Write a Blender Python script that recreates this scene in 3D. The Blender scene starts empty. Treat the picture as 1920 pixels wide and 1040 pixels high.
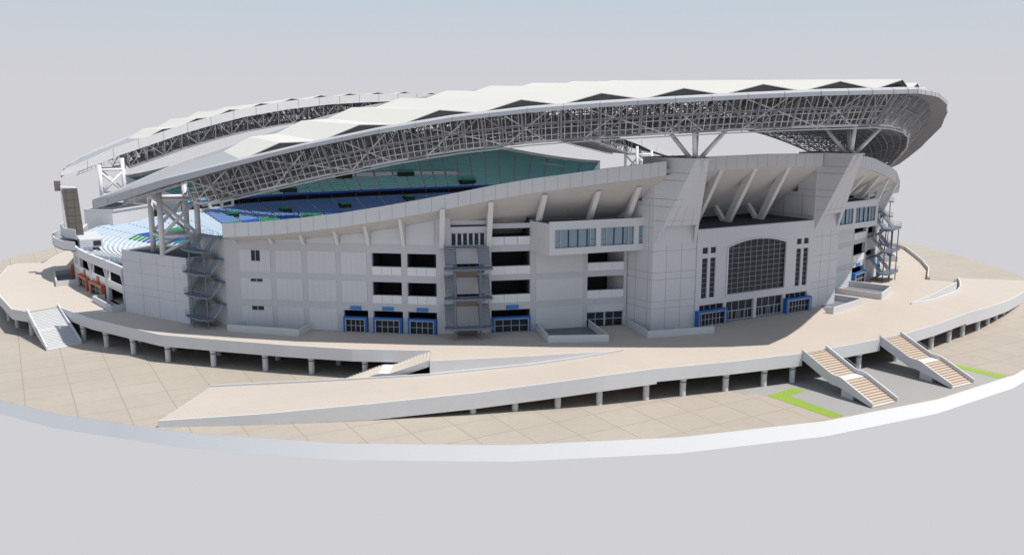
import bpy, bmesh, math, random
from mathutils import Vector
random.seed(7)
R_=math.radians
scn=bpy.context.scene
COL=scn.collection
DECK=5.4

# ------------------------------------------------------------------ helpers
class MB:
    def __init__(s): s.v=[];s.f=[];s.m=[]
    def add(s,vs,fs,mi=0):
        o=len(s.v); s.v+=[tuple(p) for p in vs]
        for f in fs: s.f.append([i+o for i in f]); s.m.append(mi)
    def hexa(s,p,mi=0):   # 8 points: bottom ring 0-3, top ring 4-7
        s.add(p,[(0,1,2,3),(7,6,5,4),(0,4,5,1),(1,5,6,2),(2,6,7,3),(3,7,4,0)],mi)
    def box(s,x0,x1,y0,y1,z0,z1,mi=0):
        s.hexa([(x0,y0,z0),(x1,y0,z0),(x1,y1,z0),(x0,y1,z0),(x0,y0,z1),(x1,y0,z1),(x1,y1,z1),(x0,y1,z1)],mi)
    def quad(s,a,b,c,d,mi=0): s.add([a,b,c,d],[(0,1,2,3)],mi)
    def prism(s,poly,z0,z1,mi=0,topmi=None):
        n=len(poly)
        s.add([(x,y,z0) for x,y in poly]+[(x,y,z1) for x,y in poly],[tuple(range(n-1,-1,-1))]+[(i,(i+1)%n,n+(i+1)%n,n+i) for i in range(n)],mi)
        s.add([(x,y,z1) for x,y in poly],[tuple(range(n))],mi if topmi is None else topmi)
    def extr(s,poly,vec,mi=0):   # poly of 3d pts extruded by vec
        n=len(poly); q=[tuple(Vector(p)+Vector(vec)) for p in poly]
        s.add(list(poly)+q,[tuple(range(n)),tuple(range(2*n-1,n-1,-1))]+[(i,(i+1)%n,n+(i+1)%n,n+i) for i in range(n)],mi)
    def tube(s,p,q,r,n=5,mi=0,r2=None,caps=True):
        p=Vector(p);q=Vector(q);d=q-p
        if d.length<1e-6: return
        d.normalize();a=Vector((0,0,1)) if abs(d.z)<.9 else Vector((1,0,0))
        u=d.cross(a).normalized();w=d.cross(u); r2=r if r2 is None else r2
        vs=[];fs=[]
        for k in range(n):
            t=2*math.pi*k/n+.4;e=u*math.cos(t)+w*math.sin(t)
            vs.append(p+e*r);vs.append(q+e*r2)
        for k in range(n):
            j=(k+1)%n;fs.append((2*k,2*j,2*j+1,2*k+1))
        if caps: fs+= [tuple(2*k for k in range(n)),tuple(2*k+1 for k in range(n-1,-1,-1))]
        s.add(vs,fs,mi)
    def strip(s,A,B,mi=0,closed=False):
        n=len(A); s.add(list(A)+list(B),[(i,(i+1)%n,n+(i+1)%n,n+i) for i in range(n if closed else n-1)],mi)
    def build(s,name,mats,parent=None,smooth=False):
        me=bpy.data.meshes.new(name)
        off=parent.location if parent is not None else Vector((0,0,0))
        if parent is not None and parent.parent is not None: off=off+parent.parent.location
        me.from_pydata([(x-off[0],y-off[1],z-off[2]) for x,y,z in s.v],[],s.f)
        if not isinstance(mats,(list,tuple)): mats=[mats]
        for m in mats: me.materials.append(m)
        if len(mats)>1:
            for p,mi in zip(me.polygons,s.m): p.material_index=mi
        bm=bmesh.new();bm.from_mesh(me);bmesh.ops.recalc_face_normals(bm,faces=bm.faces);bm.to_mesh(me);bm.free()
        if smooth:
            for p in me.polygons: p.use_smooth=True
        o=bpy.data.objects.new(name,me);COL.objects.link(o)
        if parent is not None: o.parent=parent
        return o

def tag(o,label,cat,group=None,kind=None):
    if label: o['label']=label
    if cat: o['category']=cat
    if group: o['group']=group
    if kind: o['kind']=kind
    return o
def thing(name,label,cat,loc=(0,0,0),group=None):
    o=bpy.data.objects.new(name,None);COL.objects.link(o);o.location=loc;o.empty_display_size=.5
    return tag(o,label,cat,group)

# ------------------------------------------------------------------ materials
def mat(name,col,rough=.75,noise=.05,scale=.6,spec=.3,metal=0,bump=0,nscale=None):
    m=bpy.data.materials.new(name);m.use_nodes=True;nt=m.node_tree;b=nt.nodes['Principled BSDF']
    b.inputs['Roughness'].default_value=rough;b.inputs['Metallic'].default_value=metal
    b.inputs['Specular IOR Level'].default_value=spec
    tc=nt.nodes.new('ShaderNodeTexCoord');geo=nt.nodes.new('ShaderNodeNewGeometry')
    n1=nt.nodes.new('ShaderNodeTexNoise');n1.inputs['Scale'].default_value=scale;n1.inputs['Detail'].default_value=8;n1.inputs['Roughness'].default_value=.7
    nt.links.new(geo.outputs['Position'],n1.inputs['Vector'])
    n2=nt.nodes.new('ShaderNodeTexNoise');n2.inputs['Scale'].default_value=.05;n2.inputs['Detail'].default_value=3
    nt.links.new(geo.outputs['Position'],n2.inputs['Vector'])
    ad=nt.nodes.new('ShaderNodeMath');ad.operation='ADD';nt.links.new(n1.outputs['Fac'],ad.inputs[0]);nt.links.new(n2.outputs['Fac'],ad.inputs[1])
    mr=nt.nodes.new('ShaderNodeMapRange');mr.inputs[1].default_value=.6;mr.inputs[2].default_value=1.4
    mr.inputs[3].default_value=1-noise;mr.inputs[4].default_value=1+noise
    nt.links.new(ad.outputs[0],mr.inputs[0])
    mx=nt.nodes.new('ShaderNodeMix');mx.data_type='RGBA';mx.blend_type='MULTIPLY';mx.inputs[0].default_value=1
    mx.inputs[6].default_value=(*col,1);nt.links.new(mr.outputs[0],mx.inputs[7])
    nt.links.new(mx.outputs[2],b.inputs['Base Color'])
    if bump:
        bp=nt.nodes.new('ShaderNodeBump');bp.inputs['Strength'].default_value=bump;bp.inputs['Distance'].default_value=.05
        nt.links.new(n1.outputs['Fac'],bp.inputs['Height']);nt.links.new(bp.outputs[0],b.inputs['Normal'])
    m['mx']=0
    return m
def grid_mat(name,col,lcol,sx,sy,ox,oy,w,noise=.05,rough=.85,fine=None,axes='XY',wob=0,patch=0):
    """paving / panel material: straight joints every sx, sy metres"""
    m=mat(name,col,rough,noise);nt=m.node_tree;N=nt.nodes;L=nt.links;b=N['Principled BSDF']
    base=b.inputs['Base Color'].links[0].from_socket
    geo=[n for n in N if n.type=='NEW_GEOMETRY'][0]
    sep=N.new('ShaderNodeSeparateXYZ');L.new(geo.outputs['Position'],sep.inputs[0])
    def line(out,s,o,w):
        a=N.new('ShaderNodeMath');a.operation='SUBTRACT';L.new(out,a.inputs[0]);a.inputs[1].default_value=o
        d=N.new('ShaderNodeMath');d.operation='DIVIDE';L.new(a.outputs[0],d.inputs[0]);d.inputs[1].default_value=s
        f=N.new('ShaderNodeMath');f.operation='FRACT';L.new(d.outputs[0],f.inputs[0])
        g=N.new('ShaderNodeMath');g.operation='PINGPONG';L.new(d.outputs[0],g.inputs[0]);g.inputs[1].default_value=.5
        h=N.new('ShaderNodeMath');h.operation='LESS_THAN';L.new(g.outputs[0],h.inputs[0]);h.inputs[1].default_value=w/s/2
        return h.outputs[0],d.outputs[0]
    def mixc(fac,a,c,f=1):
        mx=N.new('ShaderNodeMix');mx.data_type='RGBA'
        mm=N.new('ShaderNodeMath');mm.operation='MULTIPLY';L.new(fac,mm.inputs[0]);mm.inputs[1].default_value=f
        L.new(mm.outputs[0],mx.inputs[0]);L.new(a,mx.inputs[6]);mx.inputs[7].default_value=(*c,1);return mx.outputs[2]
    A,da=line(sep.outputs[axes[0]],sx,ox,w);B,db=line(sep.outputs[axes[1]],sy,oy,w)
    mm=N.new('ShaderNodeMath');mm.operation='MAXIMUM';L.new(A,mm.inputs[0]);L.new(B,mm.inputs[1])
    cur=base
    if patch:
        fa=N.new('ShaderNodeMath');fa.operation='FLOOR';L.new(da,fa.inputs[0]);fb=N.new('ShaderNodeMath');fb.operation='FLOOR';L.new(db,fb.inputs[0])
        cb=N.new('ShaderNodeCombineXYZ');L.new(fa.outputs[0],cb.inputs[0]);L.new(fb.outputs[0],cb.inputs[1])
        wn=N.new('ShaderNodeTexWhiteNoise');L.new(cb.outputs[0],wn.inputs['Vector'])
        mr=N.new('ShaderNodeMapRange');mr.inputs[3].default_value=1-patch;mr.inputs[4].default_value=1+patch;L.new(wn.outputs['Value'],mr.inputs[0])
        mx=N.new('ShaderNodeMix');mx.data_type='RGBA';mx.blend_type='MULTIPLY';mx.inputs[0].default_value=1;L.new(cur,mx.inputs[6]);L.new(mr.outputs[0],mx.inputs[7]);cur=mx.outputs[2]
    if fine:
        C1,_=line(sep.outputs[axes[0]],fine,0,fine*.12);D1,_=line(sep.outputs[axes[1]],fine,0,fine*.12)
        m3=N.new('ShaderNodeMath');m3.operation='MAXIMUM';L.new(C1,m3.inputs[0]);L.new(D1,m3.inputs[1])
        cur=mixc(m3.outputs[0],cur,lcol,.35)
    cur=mixc(mm.outputs[0],cur,lcol,1)
    L.new(cur,b.inputs['Base Color']);return m

M={}
M['wall']=mat('pale concrete wall',(.58,.58,.605),.8,.09,2.6)
M['band']=mat('grey concrete frame',(.50,.505,.53),.8,.05,1.2)
M['panel']=mat('light wall panel',(.575,.58,.60),.75,.07,2.5)
M['white']=mat('white painted panel',(.70,.705,.72),.6,.03)
M['rim']=mat('concrete parapet',(.60,.60,.615),.8,.06,.8)
M['soffit']=mat('raw concrete soffit',(.55,.53,.51),.9,.07,.8)
M['fin']=mat('smooth concrete fin',(.66,.655,.65),.8,.05)
M['seam']=mat('dark joint',(.27,.27,.29),.9,.02)
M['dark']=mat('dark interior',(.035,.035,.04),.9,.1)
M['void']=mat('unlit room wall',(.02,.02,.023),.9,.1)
M['roofdark']=mat('dark flat roof covering',(.055,.06,.075),.85,.12)
M['deck']=grid_mat('beige deck paving',(.475,.42,.375),(.43,.365,.30),14,14,3,3,.04,.045,fine=.7)
M['ground']=grid_mat('plaza paving',(.37,.327,.28),(.28,.24,.205),7.0,6.553,-130.789,-56.279,.17,.09,patch=.02)
M['pave']=mat('grey paving',(.31,.305,.30),.9,.14,2.5)
M['edge']=mat('white edge band',(.94,.935,.92),.8,.02)
M['conc']=mat('ramp concrete',(.55,.55,.565),.8,.05)
M['step']=mat('pale stair tread',(.50,.445,.385),.8,.05)
M['riser']=mat('brown stair riser',(.40,.28,.19),.85,.04)
M['wstep']=mat('white stair tread',(.60,.60,.60),.8,.04)
M['wriser']=mat('grey stair riser',(.42,.43,.45),.85,.04)
M['grass']=mat('lawn',(.24,.345,.05),.95,.22,3)
M['steel']=mat('painted steel tube',(.58,.58,.60),.5,.02)
M['trussd']=mat('grey steel truss',(.27,.27,.29),.6,.03)
M['column']=mat('white steel column',(.68,.68,.70),.5,.02)
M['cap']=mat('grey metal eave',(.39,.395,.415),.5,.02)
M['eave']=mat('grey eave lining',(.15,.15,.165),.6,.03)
M['membrane']=mat('white roof sheet',(.56,.54,.505),.6,.015)
M['stairmetal']=mat('blue grey stair steel',(.15,.18,.225),.55,.04)
M['stairdark']=mat('dark stair steel',(.05,.055,.07),.55,.04)
M['tread']=mat('grey stair plate',(.31,.355,.41),.6,.04)
M['slat']=mat('brown stair underside',(.22,.19,.165),.8,.05)
M['glass']=mat('dark blue glass',(.018,.026,.036),.35,.05,spec=.25)
M['bglass']=mat('blue office glass',(.16,.25,.33),.08,.25,.35,spec=.9)
M['frame']=mat('pale window frame',(.42,.44,.47),.5,.01)
M['blue']=mat('blue metal cladding',(.02,.13,.43),.4,.03)
M['sign']=mat('light blue sign',(.03,.20,.50),.5,.02)
M['orange']=mat('orange metal cladding',(.46,.10,.02),.5,.04)
M['teal']=mat('teal seats',(.20,.47,.46),.6,.12,1.5)
M['seatblue']=mat('blue seats',(.11,.20,.40),.6,.12,1.5)
M['seatlight']=mat('pale blue seats',(.37,.46,.57),.6,.06,1.5)
M['seatgreen']=mat('green seats',(.02,.20,.08),.6,.08)
M['seatroyal']=mat('royal blue seats',(.02,.07,.30),.6,.08)
M['tier']=mat('grey tier concrete',(.42,.43,.45),.85,.05)
M['tierlight']=mat('pale tier concrete',(.58,.58,.58),.85,.03)
M['exit']=mat('green exit panel',(.01,.16,.09),.5,.02)
M['bluefascia']=mat('royal blue tier edge',(.01,.05,.30),.5,.02)
M['brick']=grid_mat('brown scoreboard casing',(.14,.13,.12),(.08,.075,.07),2.2,2.2,0,0,.12,.1,axes='YZ')
M['undershade']=mat('dark roof liner',(.10,.10,.105),.9,.05)  # shade below the roof put into the sheet's underside colour
M['pit']=mat('painted pit shade',(.16,.17,.19),.9,.1)  # dark colour stands in for pit shade; the floor lies at deck level
M['endsheet']=mat('grey end cladding',(.31,.315,.33),.6,.02)
M['podium']=mat('podium with painted shade',(.10,.10,.115),.9,.1)  # near-black colour carries the shade under the deck, slab underside included
M['gable']=mat('dark louvred gable',(.10,.10,.10),.8,.1)
M['podpanel']=mat('podium shutter',(.30,.30,.32),.8,.06)
M['turf']=mat('pitch grass',(.08,.20,.04),.95,.2)

def mir(p,sx,sy=1): return (p[0]*sx,p[1]*sy)+tuple(p[2:])
def side_word(sx): return 'left' if sx>0 else 'right'

# ------------------------------------------------------------------ ground
def ring(Rr,n=40,off=0): return [(Rr*math.cos(2*math.pi*k/n+off),Rr*math.sin(2*math.pi*k/n+off)) for k in range(n)]
g=MB();rg=ring(157);g.add([(x,y,0) for x,y in rg],[tuple(range(40))]);g.build('plaza_ground',M['ground'])['kind']='structure'
g=MB();g.strip([(x,y,0.0) for x,y in ring(157.02)],[(x,y,-2.5) for x,y in ring(157.02)],0,True)
g.strip([(x,y,-2.5) for x,y in ring(157.02)],[(x,y,-2.5) for x,y in ring(120)],0,True)
g.add([(x,y,-2.5) for x,y in ring(120)],[tuple(range(40))])
g.build('edge_band',M['edge'],smooth=True)['kind']='structure'
def discclip(x): 
    # y on the 40-gon near edge at x
    best=None
    for k in range(40):
        a=rg[k];b=rg[(k+1)%40]
        if a[1]<0 or b[1]<0:
            lo,hi=min(a[0],b[0]),max(a[0],b[0])
            if lo<=x<=hi and hi>lo: return a[1]+(b[1]-a[1])*(x-a[0])/(b[0]-a[0])+.45
    return -150
g=MB()
poly=[(-27,-137),(-23,-141.7),(-19.9,-143.3)]+[(x,discclip(x)) for x in (-20.1,-12.3,0,12.3,19.9)]+[(20.5,-143),(22,-137)]
g.add([(x,y,.006) for x,y in poly],[tuple(range(len(poly)))]);g.build('pavement',M['pave'])['kind']='structure'
g=MB();poly=[(-23.2,-141.6),(-16,-140.8),(-15,-142.8),(-20.0,-143.5),(-20.2,discclip(-20.2)),(-22.6,discclip(-22.6))]
g.add([(x,y,.03) for x,y in poly],[tuple(range(len(poly)))]);tag(g.build('lawn',M['grass']),'bright green L shaped lawn strip left of the two concrete stairs','lawn','lawn strips on the paving',kind='stuff')
g=MB();poly=[(16,-140.8),(21.2,-141.6),(22.6,discclip(22.4)),(20.0,discclip(20.0)),(19.6,-143.5),(15,-142.8)]
g.add([(x,y,.03) for x,y in poly],[tuple(range(len(poly)))]);tag(g.build('lawn',M['grass']),'bright green lawn strip to the right of the right concrete stair','lawn','lawn strips on the paving',kind='stuff')

# ------------------------------------------------------------------ deck
Q=[(-13.2,-139.8),(-27,-137.6),(-41,-134.6),(-38.9,-122.6),(-55,-117.8),(-71.2,-112.0),(-68.3,-106.1),(-79.9,-98.2),(-89.5,-89.4),(-97.3,-81.4),
   (-107.6,-70.4),(-117.7,-49.4),(-122.8,-33.1),(-128.6,-35.8),(-131.5,-31.2),(-133.7,-13.8),(-134.2,0)]
QL=[(-7,-139.9)]+Q        # starts at centre-left stair
def outline():
    half=[(-7,-139.9)]+Q[:-1]
    nl=half                                     # near-left: from centre to far left
    ring_=[]
    a=nl+[Q[-1]]
    b=[(x,-y) for x,y in reversed(nl)]          # far-left back to centre
    left=a+b
    right=[(-x,y) for x,y in reversed(left)]
    return left+right
OUT=outline()
deck=thing('raised_walkway','raised beige walkway deck on round columns encircling the whole stadium','walkway',(0,0,0))
g=MB();n=len(OUT);g.add([(x,y,DECK) for x,y in OUT],[tuple(range(n))]);
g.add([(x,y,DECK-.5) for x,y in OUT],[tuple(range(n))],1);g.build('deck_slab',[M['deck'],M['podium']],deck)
def edge_beam(pts,z0s,z1s,th,name,m,parent,inward=None,mi2=None):
    """upright beam following an open polyline; inset to its left by th"""
    g=MB();N=len(pts);ins=[]
    for i in range(N):
        a=Vector(pts[max(i-1,0)][:2]);b=Vector(pts[min(i+1,N-1)][:2]);d=(b-a).normalized();nn=Vector((-d.y,d.x))*th
        ins.append((pts[i][0]+nn.x,pts[i][1]+nn.y))
    for i in range(N-1):
        p,q=pts[i],pts[i+1];a,b=ins[i],ins[i+1]
        g.hexa([(p[0],p[1],z0s[i]),(q[0],q[1],z0s[i+1]),(b[0],b[1],z0s[i+1]),(a[0],a[1],z0s[i]),
                (p[0],p[1],z1s[i]),(q[0],q[1],z1s[i+1]),(b[0],b[1],z1s[i+1]),(a[0],a[1],z1s[i])])
    return g.build(name,m,parent)
def beam_seq(pts,name='edge_beam',top=.08):
    # orient so that the inside (towards origin) is left of travel
    a=Vector(pts[0][:2]);b=Vector(pts[1][:2]);d=b-a;nn=Vector((-d.y,d.x))
    if nn.dot(-a)<0: pts=list(reversed(pts))
    k=len(pts);edge_beam(pts,[3.25]*k,[DECK+top]*k,.28,name,M['conc'],deck)
for sx in (1,-1):
    for sy in (1,-1):
        beam_seq([mir(p,sx,sy) for p in [(-13.2,-139.8),(-27,-137.6),(-41,-134.6)]])
        beam_seq([mir(p,sx,sy) for p in [(-38.9,-122.6),(-55,-117.8),(-71.2,-112.0)]])
        beam_seq([mir(p,sx,sy) for p in Q[6:13]],top=.08 if sx>0 else .95)
        beam_seq([mir(p,sx,sy) for p in Q[13:17]])
for sy in (1,-1): beam_seq([(-7,-139.9*sy),(7,-139.9*sy)])
# podium below the deck
g=MB();pod=[]
base=[(-15,-112),(-44,-99),(-61,-92),(-93,-67),(-99,-60),(-108,-44),(-112,-20),(-113,0)]
pod=base+[(x,-y) for x,y in reversed(base[:-1])];pod=pod+[(-x,y) for x,y in reversed(pod)]
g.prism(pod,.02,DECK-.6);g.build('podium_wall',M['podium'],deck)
# pale doors/panels on podium near side
g=MB()
for i,(a,b) in enumerate(zip(base[:-1],base[1:])):
    a=Vector(a);b=Vector(b);d=(b-a);L_=d.length;d.normalize();nn=Vector((d.y,-d.x))
    if nn.dot(a)<0: nn=-nn
    k=0;u=2
    while u+4<L_:
        if k%2==0:
            for s in (1,-1):
                P=[(a+d*u+nn*e) for e in (0.02,.12)]+[(a+d*(u+4)+nn*e) for e in (.12,.02)]
                P=[(p.x*s,p.y) for p in P];g.prism(P,.05,3.6)
        u+=5.5;k+=1
g.build('podium_panel',M['podpanel'],deck)

# columns under the deck and ramps ------------------------------------------------
def col_mesh(h,r=.52):
    a=MB();a.tube((0,0,0),(0,0,h-.9),r,14,caps=False);b=MB()
    b.tube((0,0,h-.75),(0,0,h-.4),r*1.02,14,r2=r*1.2);b.tube((0,0,h-.4),(0,0,h-.02),r*1.22,14);b.tube((0,0,h-1.1),(0,0,h-.98),r*1.12,14)
    return a,b
MC={}
def column(x,y,h,label,group):
    key=round(h,1)
    t=thing('support_column',label,'column',(x,y,0),group)
    if key not in MC:
        a,b=col_mesh(key);t0=t.location.copy();t.location=(0,0,0)
        s=a.build('shaft',M['conc'],t,True);c=b.build('capital',M['conc'],t);t.location=t0;MC[key]=(s.data,c.data)
    else:
        for nm,me in zip(('shaft','capital'),MC[key]):
            o=bpy.data.objects.new(nm,me);COL.objects.link(o);o.parent=t
ORD=['first','second','third','fourth','fifth','sixth','seventh','eighth','ninth','tenth','eleventh','twelfth','thirteenth','fourteenth','fifteenth','sixteenth','seventeenth','eighteenth','nineteenth','twentieth']
left_cols=[(-132.4,-6),(-132.1,-15.7),(-130.6,-24.5),(-128.1,-34.0),(-118.9,-44.0),(-115.4,-52.4),(-111.4,-60.8),(-106.4,-69.8),(-99.6,-77.5),(-91.9,-85.0),(-85.2,-91.3),(-77.5,-98.0)]
for i,(x,y) in enumerate(left_cols):
    side='left of the wide white stair' if i<4 else 'right of the wide white stair'
    k=i if i<4 else i-4
    column(x,y,3.3,'pale column under the walkway, %s from left, %s'%(ORD[k],side),'round columns under the left walkway')
    column(-x,y,3.3,'round pale column under the far right walkway edge, mirrored %s in the row'%ORD[i],'round columns under the right walkway')
inner=[(-97,-70),(-88,-79),(-104,-62),(-79,-88),(-109,-52),(-58,-104),(-30,-122),(-48,-110),(0,-124),(30,-122),(-15,-128),(15,-128)]
for i,(x,y) in enumerate(inner):
    column(x,y,4.8,'round column standing deep in the shade under the walkway, %s of the inner row'%ORD[i],'inner columns in the shade')
# ramp
RO=[(-41,-134.6,5.4),(-50,-132.6,5.05),(-57,-130.5,4.55),(-70,-126.1,3.55),(-85,-120.2,2.55),(-100,-114,1.65),(-113.8,-107.3,0.95)]
RI=[(-38.9,-122.6,5.4),(-47,-120.2,4.5),(-55,-117.8,3.85),(-71.2,-112.0,3.0),(-82,-105.8,2.25),(-92,-99.1,1.35),(-102.9,-91.3,0.3)]
def lerp_poly(P,x):
    for a,b in zip(P[:-1],P[1:]):
        if min(a[0],b[0])<=x<=max(a[0],b[0]):
            t=(x-a[0])/(b[0]-a[0]);return [a[i]+(b[i]-a[i])*t for i in range(3)]
for sx in (1,-1):
    rp=thing('access_ramp','long curving beige ramp rising from the plaza to the walkway on the %s'%('left front' if sx>0 else 'right edge'),'ramp',(-75*sx,-112,0),'curved access ramps')
    o=[mir(p,sx) for p in RO];i_=[mir(p,sx) for p in RI]
    g=MB();g.strip(o,i_);g.strip([(p[0],p[1],max(p[2]-.6,.01)) for p in o],[(p[0],p[1],max(p[2]-.6,.01)) for p in i_]);g.quad(o[-1],i_[-1],(i_[-1][0],i_[-1][1],0),(o[-1][0],o[-1][1],0));g.build('ramp_surface',M['deck'],rp)
    for P,nm in ((o,'outer_parapet'),(i_,'inner_parapet')):
        pts=P if sx<0 else list(reversed(P))
        if nm=='inner_parapet': pts=list(reversed(pts)); 
        zs1=[p[2]+(.32 if nm=='inner_parapet' else .1) for p in pts];zs0=[max(p[2]-2.5,.0) for p in pts]
        if nm=='inner_parapet': pts=[p for p in pts]; 
        edge_beam(pts,zs0,zs1,.3,nm,M['conc'],rp)
    for k,x in enumerate([-69.8,-63.4,-56.8,-50.1,-42,-35.4,-27.4,-19.8,-13.8]):
        if x<-41: p=lerp_poly(RO,x);y=p[1]+1.2;h=p[2]-1.6
        else: y={-35.4:-134.6,-27.4:-136.2,-19.8:-137.5,-13.8:-138.3}.get(x,-133.4);h=3.3
        column(x*sx,y,h,'round pale column under the %s ramp side, %s from the low end'%('long front' if sx>0 else 'right hand',ORD[k]),'round columns under the ramps')
    if sx>0: column(3.0,-138.6,3.3,'round pale column under the walkway between the two concrete stairs','round columns under the ramps'); column(-3.8,-138.4,3.3,'round pale column under the walkway just right of the left concrete stair','round columns under the ramps')

# broad stairs -----------------------------------------------------------------
def broad_stair(tl,tr,bl,br,z1,label,nst,mt,mr_,name='concrete_stair',land=(.44,.56),par=True,landm=None,wh=.75):
    """treads from top edge (tl-tr) to bottom edge (bl-br)"""
    tl,tr,bl,br=[Vector(p) for p in (tl,tr,bl,br)]
    c=(bl+br)/2;t=thing(name,label,'stairs',(c.x,c.y,0),'broad stairs from the plaza to the walkway')
    g=MB();G=nst;zf=lambda s: z1*(1-(s if s<land[0] else (land[0] if s<land[1] else s-(land[1]-land[0])))/(1-(land[1]-land[0])))
    def at(s,w): 
        a=tl.lerp(bl,s);b=tr.lerp(br,s);p=a.lerp(b,w);return p
    S=[i/G for i in range(G+1)];S=[s for s in S if s<=land[0]]+[s for s in S if s>=land[1]]
    S=sorted(set([0]+S+[land[0],land[1],1]))
    for a,b in zip(S[:-1],S[1:]):
        z=zf((a+b)/2) if not(a>=land[0]-1e-6 and b<=land[1]+1e-6) else zf(land[0]+.001)
        zt=z+.02;zl=zf(min(b+.0001,1))-.9
        mi=0 if not(a>=land[0]-1e-6 and b<=land[1]+1e-6) else 2
        p=[at(a,0),at(a,1),at(b,1),at(b,0)]
        g.add([(q.x,q.y,zt) for q in p],[(0,1,2,3)],mi)
        zb=zf(min(b+1/G*.5,1))+.02 if mi==0 else zf(b+.001)
        dz=z1/(G*.88)
        g.add([(p[3].x,p[3].y,zt),(p[2].x,p[2].y,zt),(p[2].x,p[2].y,zt-dz-.05),(p[3].x,p[3].y,zt-dz-.05)],[(0,1,2,3)],1)
    g.build('steps',[M[mt],M[mr_],M[landm or 'white']],t)
    g=MB();g.add([(at(s,w).x,at(s,w).y,max(zf(s)-.75,.02)) for s in (0,land[0],land[1],1) for w in (0,1)],[(0,1,3,2),(2,3,5,4),(4,5,7,6)])
    g.build('stair_soffit',M['conc'],t)
    for w,e in ((0,-.05),(1,.05)):
        g=MB();side=(tr-tl).normalized()*(.28 if w else -.28)
        pr=[]
        ss=[0,.02,land[0]-.02,land[0]+.03,land[1]-.03,land[1]+.03,1]
        top=[(at(s,w),zf(s)+wh) for s in ss];bot=[(at(s,w),max(zf(s)-1.0,0)) for s in ss]
        for i in range(len(ss)-1):
            a,b=top[i],top[i+1];c_,d=bot[i],bot[i+1]
            A=a[0];B=b[0];A2=A+side;B2=B+side
            g.hexa([(A.x,A.y,c_[1]),(B.x,B.y,d[1]),(B2.x,B2.y,d[1]),(A2.x,A2.y,c_[1]),(A.x,A.y,a[1]),(B.x,B.y,b[1]),(B2.x,B2.y,b[1]),(A2.x,A2.y,a[1])])
        g.build('side_wall',M['conc'],t)
    g=MB();a=at(.56,.04);b=at(.56,.96);c1=at(.72,.96);d1=at(.72,.04)
    g.hexa([(a.x,a.y,.02),(b.x,b.y,.02),(c1.x,c1.y,.02),(d1.x,d1.y,.02),(a.x,a.y,zf(.56)-.7),(b.x,b.y,zf(.56)-.7),(c1.x,c1.y,zf(.72)-.7),(d1.x,d1.y,zf(.72)-.7)]);g.build('pier',M['conc'],t)
    side=(tr-tl).normalized()*.5
    for w,sg in ((0,-1),(1,1)):
        g=MB()
        pts=[(at(s,w)+side*sg,zf(s)+1.0) for s in (0,.2,land[0])]
        for p,q in zip(pts[:-1],pts[1:]):
            g.tube((p[0].x,p[0].y,p[1]),(q[0].x,q[0].y,q[1]),.035,4);g.tube((p[0].x,p[0].y,p[1]-1),(p[0].x,p[0].y,p[1]),.03,4)
        g.build('handrail',M['column'],t)
broad_stair((-12.9,-139.6),(-7.3,-139.6),(-13.1,-154.7),(-7.3,-154.7),DECK,'left of the two beige concrete stairs down to the grey paving at lower right',26,'step','riser')
broad_stair((7.3,-139.6),(12.9,-139.6),(7.3,-154.7),(13.1,-154.7),DECK,'right of the two beige concrete stairs down to the grey paving at lower right',26,'step','riser')
broad_stair((-128.5,-35.2),(-122.9,-32.8),(-125.9,-49.7),(-119.8,-47.3),DECK,'wide white stair at the left edge of the walkway',28,'wstep','wriser',landm='wstep',land=(.49,.53))
broad_stair((-128.5,35.2),(-122.9,32.8),(-125.9,49.7),(-119.8,47.3),DECK,'stair at the far left edge of the walkway, hidden behind the rim',28,'wstep','wriser',landm='wstep',land=(.49,.53))
broad_stair((-71.0,-111.4),(-68.5,-106.5),(-83.6,-101.6),(-80.4,-96.8),DECK,'beige stair running alongside the walkway edge behind the long front ramp',26,'step','riser',wh=.12)
broad_stair((68.5,-106.5),(71.0,-111.4),(80.4,-96.8),(83.6,-101.6),DECK,'stair beside the walkway edge at the right, mostly hidden behind the ramp',26,'step','riser')

# ------------------------------------------------------------------ facade frames
class Fr:
    def __init__(s,A,B,sx=1,sy=1):
        s.A=Vector(A);s.B=Vector(B);s.L=(s.B-s.A).length;s.u=(s.B-s.A).normalized()
        n=Vector((s.u.y,-s.u.x));s.n=n if n.dot(s.A)>0 else -n;s.sx=sx;s.sy=sy
    def P(s,u,d,z):
        p=s.A+s.u*u+s.n*d;return (p.x*s.sx,p.y*s.sy,z)
    def box(s,g,u0,u1,d0,d1,z0,z1,mi=0):
        g.hexa([s.P(u0,d0,z0),s.P(u1,d0,z0),s.P(u1,d1,z0),s.P(u0,d1,z0),s.P(u0,d0,z1),s.P(u1,d0,z1),s.P(u1,d1,z1),s.P(u0,d1,z1)],mi)
    def boxt(s,g,u0,u1,d0,d1,z0,za,zb,mi=0):   # sloping top za at u0, zb at u1
        g.hexa([s.P(u0,d0,z0),s.P(u1,d0,z0),s.P(u1,d1,z0),s.P(u0,d1,z0),s.P(u0,d0,za),s.P(u1,d0,zb),s.P(u1,d1,zb),s.P(u0,d1,za)],mi)
def wall_open(fr,g,u0,u1,z0,z1,ops,th=.6,d=0):
    us=sorted({u0,u1}|{o[0] for o in ops}|{o[1] for o in ops});zs=sorted({z0,z1}|{o[2] for o in ops}|{o[3] for o in ops})
    us=[u for u in us if u0<=u<=u1];zs=[z for z in zs if z0<=z<=z1]
    for a,b in zip(us[:-1],us[1:]):
        run=None
        for c,e in zip(zs[:-1],zs[1:]):
            m_=((a+b)/2,(c+e)/2);op=any(o[0]<m_[0]<o[1] and o[2]<m_[1]<o[3] for o in ops)
            if op:
                if run: fr.box(g,a,b,d-th,d,run[0],run[1]);run=None
            else: run=(run[0] if run else c,e)
        if run: fr.box(g,a,b,d-th,d,run[0],run[1])
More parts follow.
